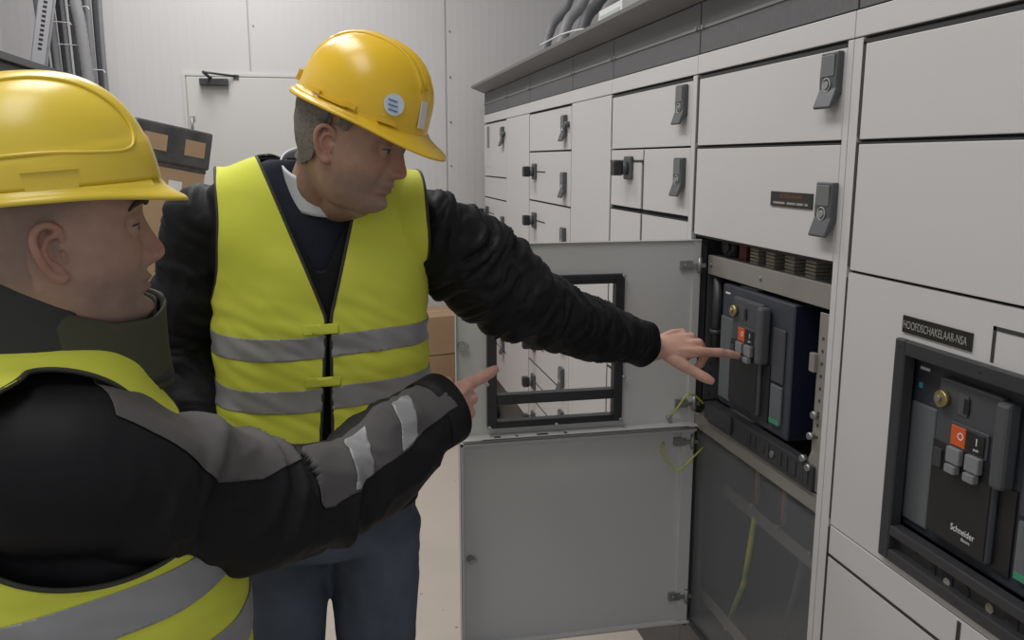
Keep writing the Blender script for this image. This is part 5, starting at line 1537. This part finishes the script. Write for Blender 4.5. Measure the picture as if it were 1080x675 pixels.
# ================================================================ man in front
def man_front():
    root = empty('person', (-.35, 1.11, 0))
    tag(root, 'man in profile in front, black and grey jacket, pointing with his arm held out', 'person', 'men in yellow helmets and high visibility vests')
    Fx = nrm((.955, .30, 0)); Lx = nrm((-.30, .955, 0))
    sh = P3(-.305, .945, 1.170); el = P3(-.065, 1.13, 1.050); wr = P3(.165, 1.33, 1.100)
    sh2 = P3(-.41, 1.29, 1.20); el2 = P3(-.43, 1.35, .93); wr2 = P3(-.38, 1.37, .68)
    H = P3(-.308, 1.065, 1.418); R = rotm((.95, .31, .09)); sc = 1.07
    body = Soup()
    body.slab(up_([(-.36, 1.12, .75, .15, .11, .11), (-.35, 1.12, .95, .16, .13, .10), (-.35, 1.11, 1.10, .16, .11, .10), (-.35, 1.11, 1.20, .15, .08, .09), (-.345, 1.10, 1.26, .07, .06, .06)]), Lx, Fx)
    body.limb([[*sh, .06, .06], [*el, .045, .045], [*wr, .031, .028]]); body.limb([[*sh2, .06, .06], [*el2, .045, .045], [*wr2, .030, .028]])
    hips = [P3(-.335, 1.02, .72), P3(-.395, 1.20, .72)]; kn = [P3(-.32, 1.00, .37), P3(-.37, 1.22, .37)]
    an = [np.array([-.35, .99, .08]), np.array([-.40, 1.23, .08])]
    pants = Soup(); boots = []
    legs(body, pants, boots, hips, kn, an, Fx, rad=(.10, .08, .068))
    B = body.fuse(.006, 4)
    hs = Soup(); h_l = head_surf(sc)
    hs.shell(np.vstack(h_l.v) @ R + H, h_l.f)
    nb = P3(-.350, 1.09, 1.25); skull = H + np.array([-.028, 0, -.035]) * sc @ R
    hs.limb([[*nb, .072, .072], [*(nb * .5 + skull * .5), .064, .066], [*skull, .060, .062]], side=R[1])
    thr = H + np.array([.030, 0, -.092]) * sc @ R
    hs.limb([[*(nb + np.array([.03, 0, .03])), .050, .050], [*thr, .038, .038]], side=R[1])
    HD = hs.fuse(.0018, 3, .4)
    hd = Soup()
    fw = nrm((.30, .20, .02))
    hd.limb([[*(wr - fw * .10), .032, .029], [*(wr - fw * .01), .030, .026], [*(wr + fw * .015), .029, .023]], side=(0, 0, 1))
    fd = nrm((.50, .86, -.06))
    hand_rows(hd, wr + fw * .006 + np.array([.0, 0, -.012]), fd, (-.10, -.05, 1), 1.20, dict(index=(-10, 4, 2), middle=(62, 80, 50), ring=(68, 82, 50), pinky=(70, 80, 50), flip=False), (.95, .10, -.45), spread=(5, -2, -6, -9), tcurl=.5)
    f2 = nrm((.1, .0, -1))
    hand_rows(hd, wr2 + f2 * .02, f2, (1, .3, 0), 1.05, dict(index=(25, 30, 20), middle=(28, 32, 20), ring=(30, 34, 20), pinky=(32, 36, 20), flip=False), (.75, .6, -.2))
    HN = hd.fuse(.0019, 3, .4)
    S = B.join(HD).join(HN)
    col = skin_tint(S, R, H, sc, (.42, .27, .21), (.44, .20, .155), (.21, .165, .145), (.19, .15, .13))
    col[np.linalg.norm(S.v - H, axis=1) > .3] = (.62, .36, .29)
    bo = S.obj('body', M['skin'], root, col=col)
    for _ in eyes_brows(bo, R, H, sc, M['brow']) or (): pass
    pants.slab(up_([(-.37, 1.12, .69, .155, .125, .13), (-.37, 1.12, .78, .17, .14, .135), (-.36, 1.12, .90, .17, .16, .13)]), Lx, Fx)
    PT = pants.fuse(.006, 6)
    PT.push(folds(PT, np.array([P3(-.36, 1.12, 1.0), P3(-.36, 1.12, .2)]), .003, 30, 1.2, 2)).obj('work_trousers', M['trousers'], root)
    for b in boots: b.fuse(.006, 4).obj('boot', M['boot'], root)
    # ---- jacket
    rows = up_([(-.355, 1.12, .72, .185, .165, .15), (-.350, 1.115, .82, .188, .185, .15), (-.348, 1.115, .92, .190, .190, .145), (-.348, 1.11, 1.02, .188, .180, .140), (-.348, 1.11, 1.12, .188, .150, .135), (-.348, 1.105, 1.19, .185, .125, .125), (-.348, 1.10, 1.235, .165, .105, .11), (-.346, 1.095, 1.265, .125, .095, .10), (-.342, 1.09, 1.285, .090, .085, .085)])
    jk = Soup(); jk.slab(rows, Lx, Fx, n=2.5)
    bulge = (el + (-.01, -.01, -.014))
    ra = [[*(sh + (-.02, .02, .0)), .095, .088], [*(sh + (.05, .03, -.010)), .092, .086], [*(sh * .45 + el * .55 + (0, 0, -.002)), .086, .080], [*bulge, .080, .074], [*(el * .60 + wr * .40 + (0, 0, -.022)), .074, .068], [*(el * .25 + wr * .75 + (0, 0, -.008)), .064, .060], [*(wr - nrm(wr - el) * .014), .058, .056]]
    la = [[*sh2, .08, .08], [*(sh2 * .5 + el2 * .5), .075, .075], [*el2, .066, .066], [*wr2, .052, .052]]
    jk.limb(ra, side=(0, 0, 1)); jk.limb(la, side=(1, 0, 0))
    J = jk.fuse(.0046, 8)
    AX = np.array([sh, el, wr])
    s_, dist, T_, c_ = seg_coords(J.v, AX)
    near = sstep(.16, .11, dist)
    cuffm = 1 - sstep(.55, .60, s_)
    J = J.push(folds(J, AX, .013, 26, 1.6, 6.0) * near * (0.3 + .7 * cuffm) * sstep(.02, .10, s_) )
    Jo = J.obj('jacket', M['jacket'], root)
    s_, dist, T_, c_ = seg_coords(J.v, AX)
    rad_ = J.v - c_; rad_ /= np.maximum(np.linalg.norm(rad_, axis=1), 1e-6)[:, None]
    # angle round the sleeve measured from straight up, positive towards the camera side
    out = np.array([.62, -.78, 0]); upv = np.array([0, 0, 1.0])
    ang = np.degrees(np.arctan2(rad_ @ out, rad_ @ upv))
    off = np.where(dist < .16, -50, 50)
    J1 = J.push(.0015)
    hi1 = np.interp(s_, [.0, .06, .15, .22, .29], [30, 50, 74, 66, 40]); lo1 = -60
    f1 = np.maximum.reduce([ang - hi1, lo1 - ang, (.025 - s_) * 300, (s_ - .290) * 300, off * 1.0])
    J1.cut(f1).obj('shoulder_panel', M['jacket_grey'], Jo, .0006)
    hi2 = np.interp(s_, [.30, .34, .46, .60], [78, 92, 84, 66]); lo2 = np.interp(s_, [.30, .36, .6], [25, 8, -8])
    f2_ = np.maximum.reduce([ang - hi2, lo2 - ang, (.315 - s_ ) * 300, (s_ - .640) * 300, off * 1.0])
    J1.cut(f2_).obj('sleeve_panel', M['jacket_grey'], Jo, .0006)
    sk = (ang - 40) * .0006
    for a_, b_ in ((.405, .448), (.502, .540)):
        f3 = np.maximum.reduce([ang - hi2 + 2, lo2 + 14 - ang, (a_ - (s_ + sk)) * 300, ((s_ + sk) - b_) * 300, off * 1.0])
        J.push(.0032).cut(f3).obj('reflective_stripe', M['reflect'], Jo, .0006)
    # cuff opening
    axw = nrm(wr - el)
    a = nrm(np.cross(axw, (0, 0, 1))); b = np.cross(axw, a)
    mb = MB(); n = 40; vs = []
    for (t_, r_) in ((-.04, .060), (.004, .061), (.004, .055), (-.04, .054)):
        for k in range(n):
            an_ = 2 * math.pi * k / n; vs.append(wr + axw * t_ + (a * math.cos(an_) + b * math.sin(an_)) * r_ * (1 + .03 * math.sin(3 * an_)))
    mb.add(vs, [(j * n + k, j * n + (k + 1) % n, ((j + 1) % 4) * n + (k + 1) % n, ((j + 1) % 4) * n + k) for j in range(4) for k in range(n)], True)
    mb.build('cuff', M['jacket'], Jo)
    # ---- collar: standing at the back, open and lined in olive at the front
    cen = P3(-.335, 1.09, 1.30); ax = nrm((.10, .02, 1)); fr_ = nrm((.955, .30, 0))
    def zt(a_):
        d = math.degrees(a_); d = (d + 180) % 360 - 180         # 0 front, negative = near side
        return float(np.interp(d, [-180, -120, -95, -82, -70, -30, 0, 40, 90, 180], [.085, .072, .058, .050, .005, .000, .046, .050, .062, .085]))
    neckband('collar', cen, ax, fr_, .125, .094, .098, zt, lambda a_: -.055, M['collar'], par=Jo, th=.005, flare=1.12)
    neckband('collar_lining', cen, ax, fr_, .119, .088, .092, lambda a_: zt(a_) - .004, lambda a_: -.05, M['olive'], par=Jo, th=.002, flare=1.10)
    # olive lapel of the open collar on the near side
    def zl(a_):
        d = math.degrees(a_); d = (d + 180) % 360 - 180
        return float(np.interp(d, [-180, -100, -92, -84, -60, -30, -5, 12, 20, 180], [-.06, -.06, -.02, .038, .024, .026, .040, .044, -.06, -.06]))
    neckband('collar_lapel', cen, ax, fr_, .128, .097, .098, zl, lambda a_: -.062, M['olive'], par=Jo, th=.004, flare=1.10)
    # ---- vest
    vb = Soup(); vb.slab([[r[0], r[1], r[2], r[3] + .006, r[4] + .006, r[5] + .006] for r in rows], Lx, Fx, n=2.5)
    for s__ in (sh, sh2): vb.ball(s__ + np.array([-.01, .01, .012]), (.098, .085, .092))
    V = vb.fuse(.0048, 14).relax(10)
    q = V.v - np.array([-.348, 1.11, 0]); u = q @ Lx; w_ = q @ Fx; z = V.v[:, 2] - DZ
    wv = pnoise(np.stack([u * 6, w_ * 8, z * 9], 1) + 9) * .012 + pnoise(np.stack([u * 14, w_ * 16 + z * 18, z * 34], 1)) * .0055
    V = V.push(.012 + .012 * sstep(1.2, .95, z) + wv)
    q = V.v - np.array([-.348, 1.11, 0]); u = q @ Lx; w_ = q @ Fx; z = V.v[:, 2] - DZ
    # arm hole on each side (ellipse round the sleeve), neck, hem, front opening
    el_ = 1 - ((w_ - .045) / .165) ** 2 - ((z - 1.170) / .120) ** 2
    f_arm = np.minimum(el_ * .1, np.abs(u) - .150)
    f_n = np.where(z > 1.18, .108 - np.sqrt(u ** 2 * .9 + (w_ + .005) ** 2 * .8), -1)
    f_v = np.where(w_ > 0, .006 + np.where(z > 1.0, (z - 1.0) * .28, 0) - np.abs(u), -1)
    f_h = .66 + .0 - z
    VV = V.cut(np.maximum.reduce([f_arm, f_n, f_v, f_h]))
    vo = VV.obj('safety_vest', M['hivis'], root, .0015)
    piping(VV, 'binding', .0032, M['piping'], vo)
    z = VV.v[:, 2] - DZ; w_ = (VV.v - np.array([-.348, 1.11, 0])) @ Fx
    for a_, b_ in ((.985, 1.035), (.875, .925)):
        zz = z - .10 * w_ * 1.0
        VV.push(.0022).cut(np.maximum(a_ - zz, zz - b_)).obj('reflective_band', M['reflect'], vo, .0008)
    # ---- helmet
    Rh = rotm((.95, .31, .08)); ch = H + np.array([.000, 0, .043]) * sc @ R
    ho, patch, W, sp = helmet(root, Rh, ch, 1.02, M['helmet2'], 1)
    def ridge(name, pts):
        rows = cr([list(p) for p in pts], 8)
        MB().tube([W(sp(p[0], min(max(p[1], .02), .97), .0012)[0]) for p in rows], .0022, 8).build(name, M['helmet2'], ho)
    for sg in (1, -1):
        ridge('ridge_line', [(sg * a_, h_) for a_, h_ in ((-168, .24), (-140, .29), (-112, .32), (-90, .33), (-66, .31), (-48, .31), (-38, .36), (-32, .48), (-31, .62), (-36, .76), (-48, .875), (-70, .93), (-100, .94), (-128, .90), (-148, .80))])
    patch('slot_lip', -88, .20, .026, .0018, .001, M['helmet2'], .004)
    patch('slot_plate', -88, .12, .024, .011, .0012, M['helmet2'], .0012)
    return root

man_middle()
man_front()
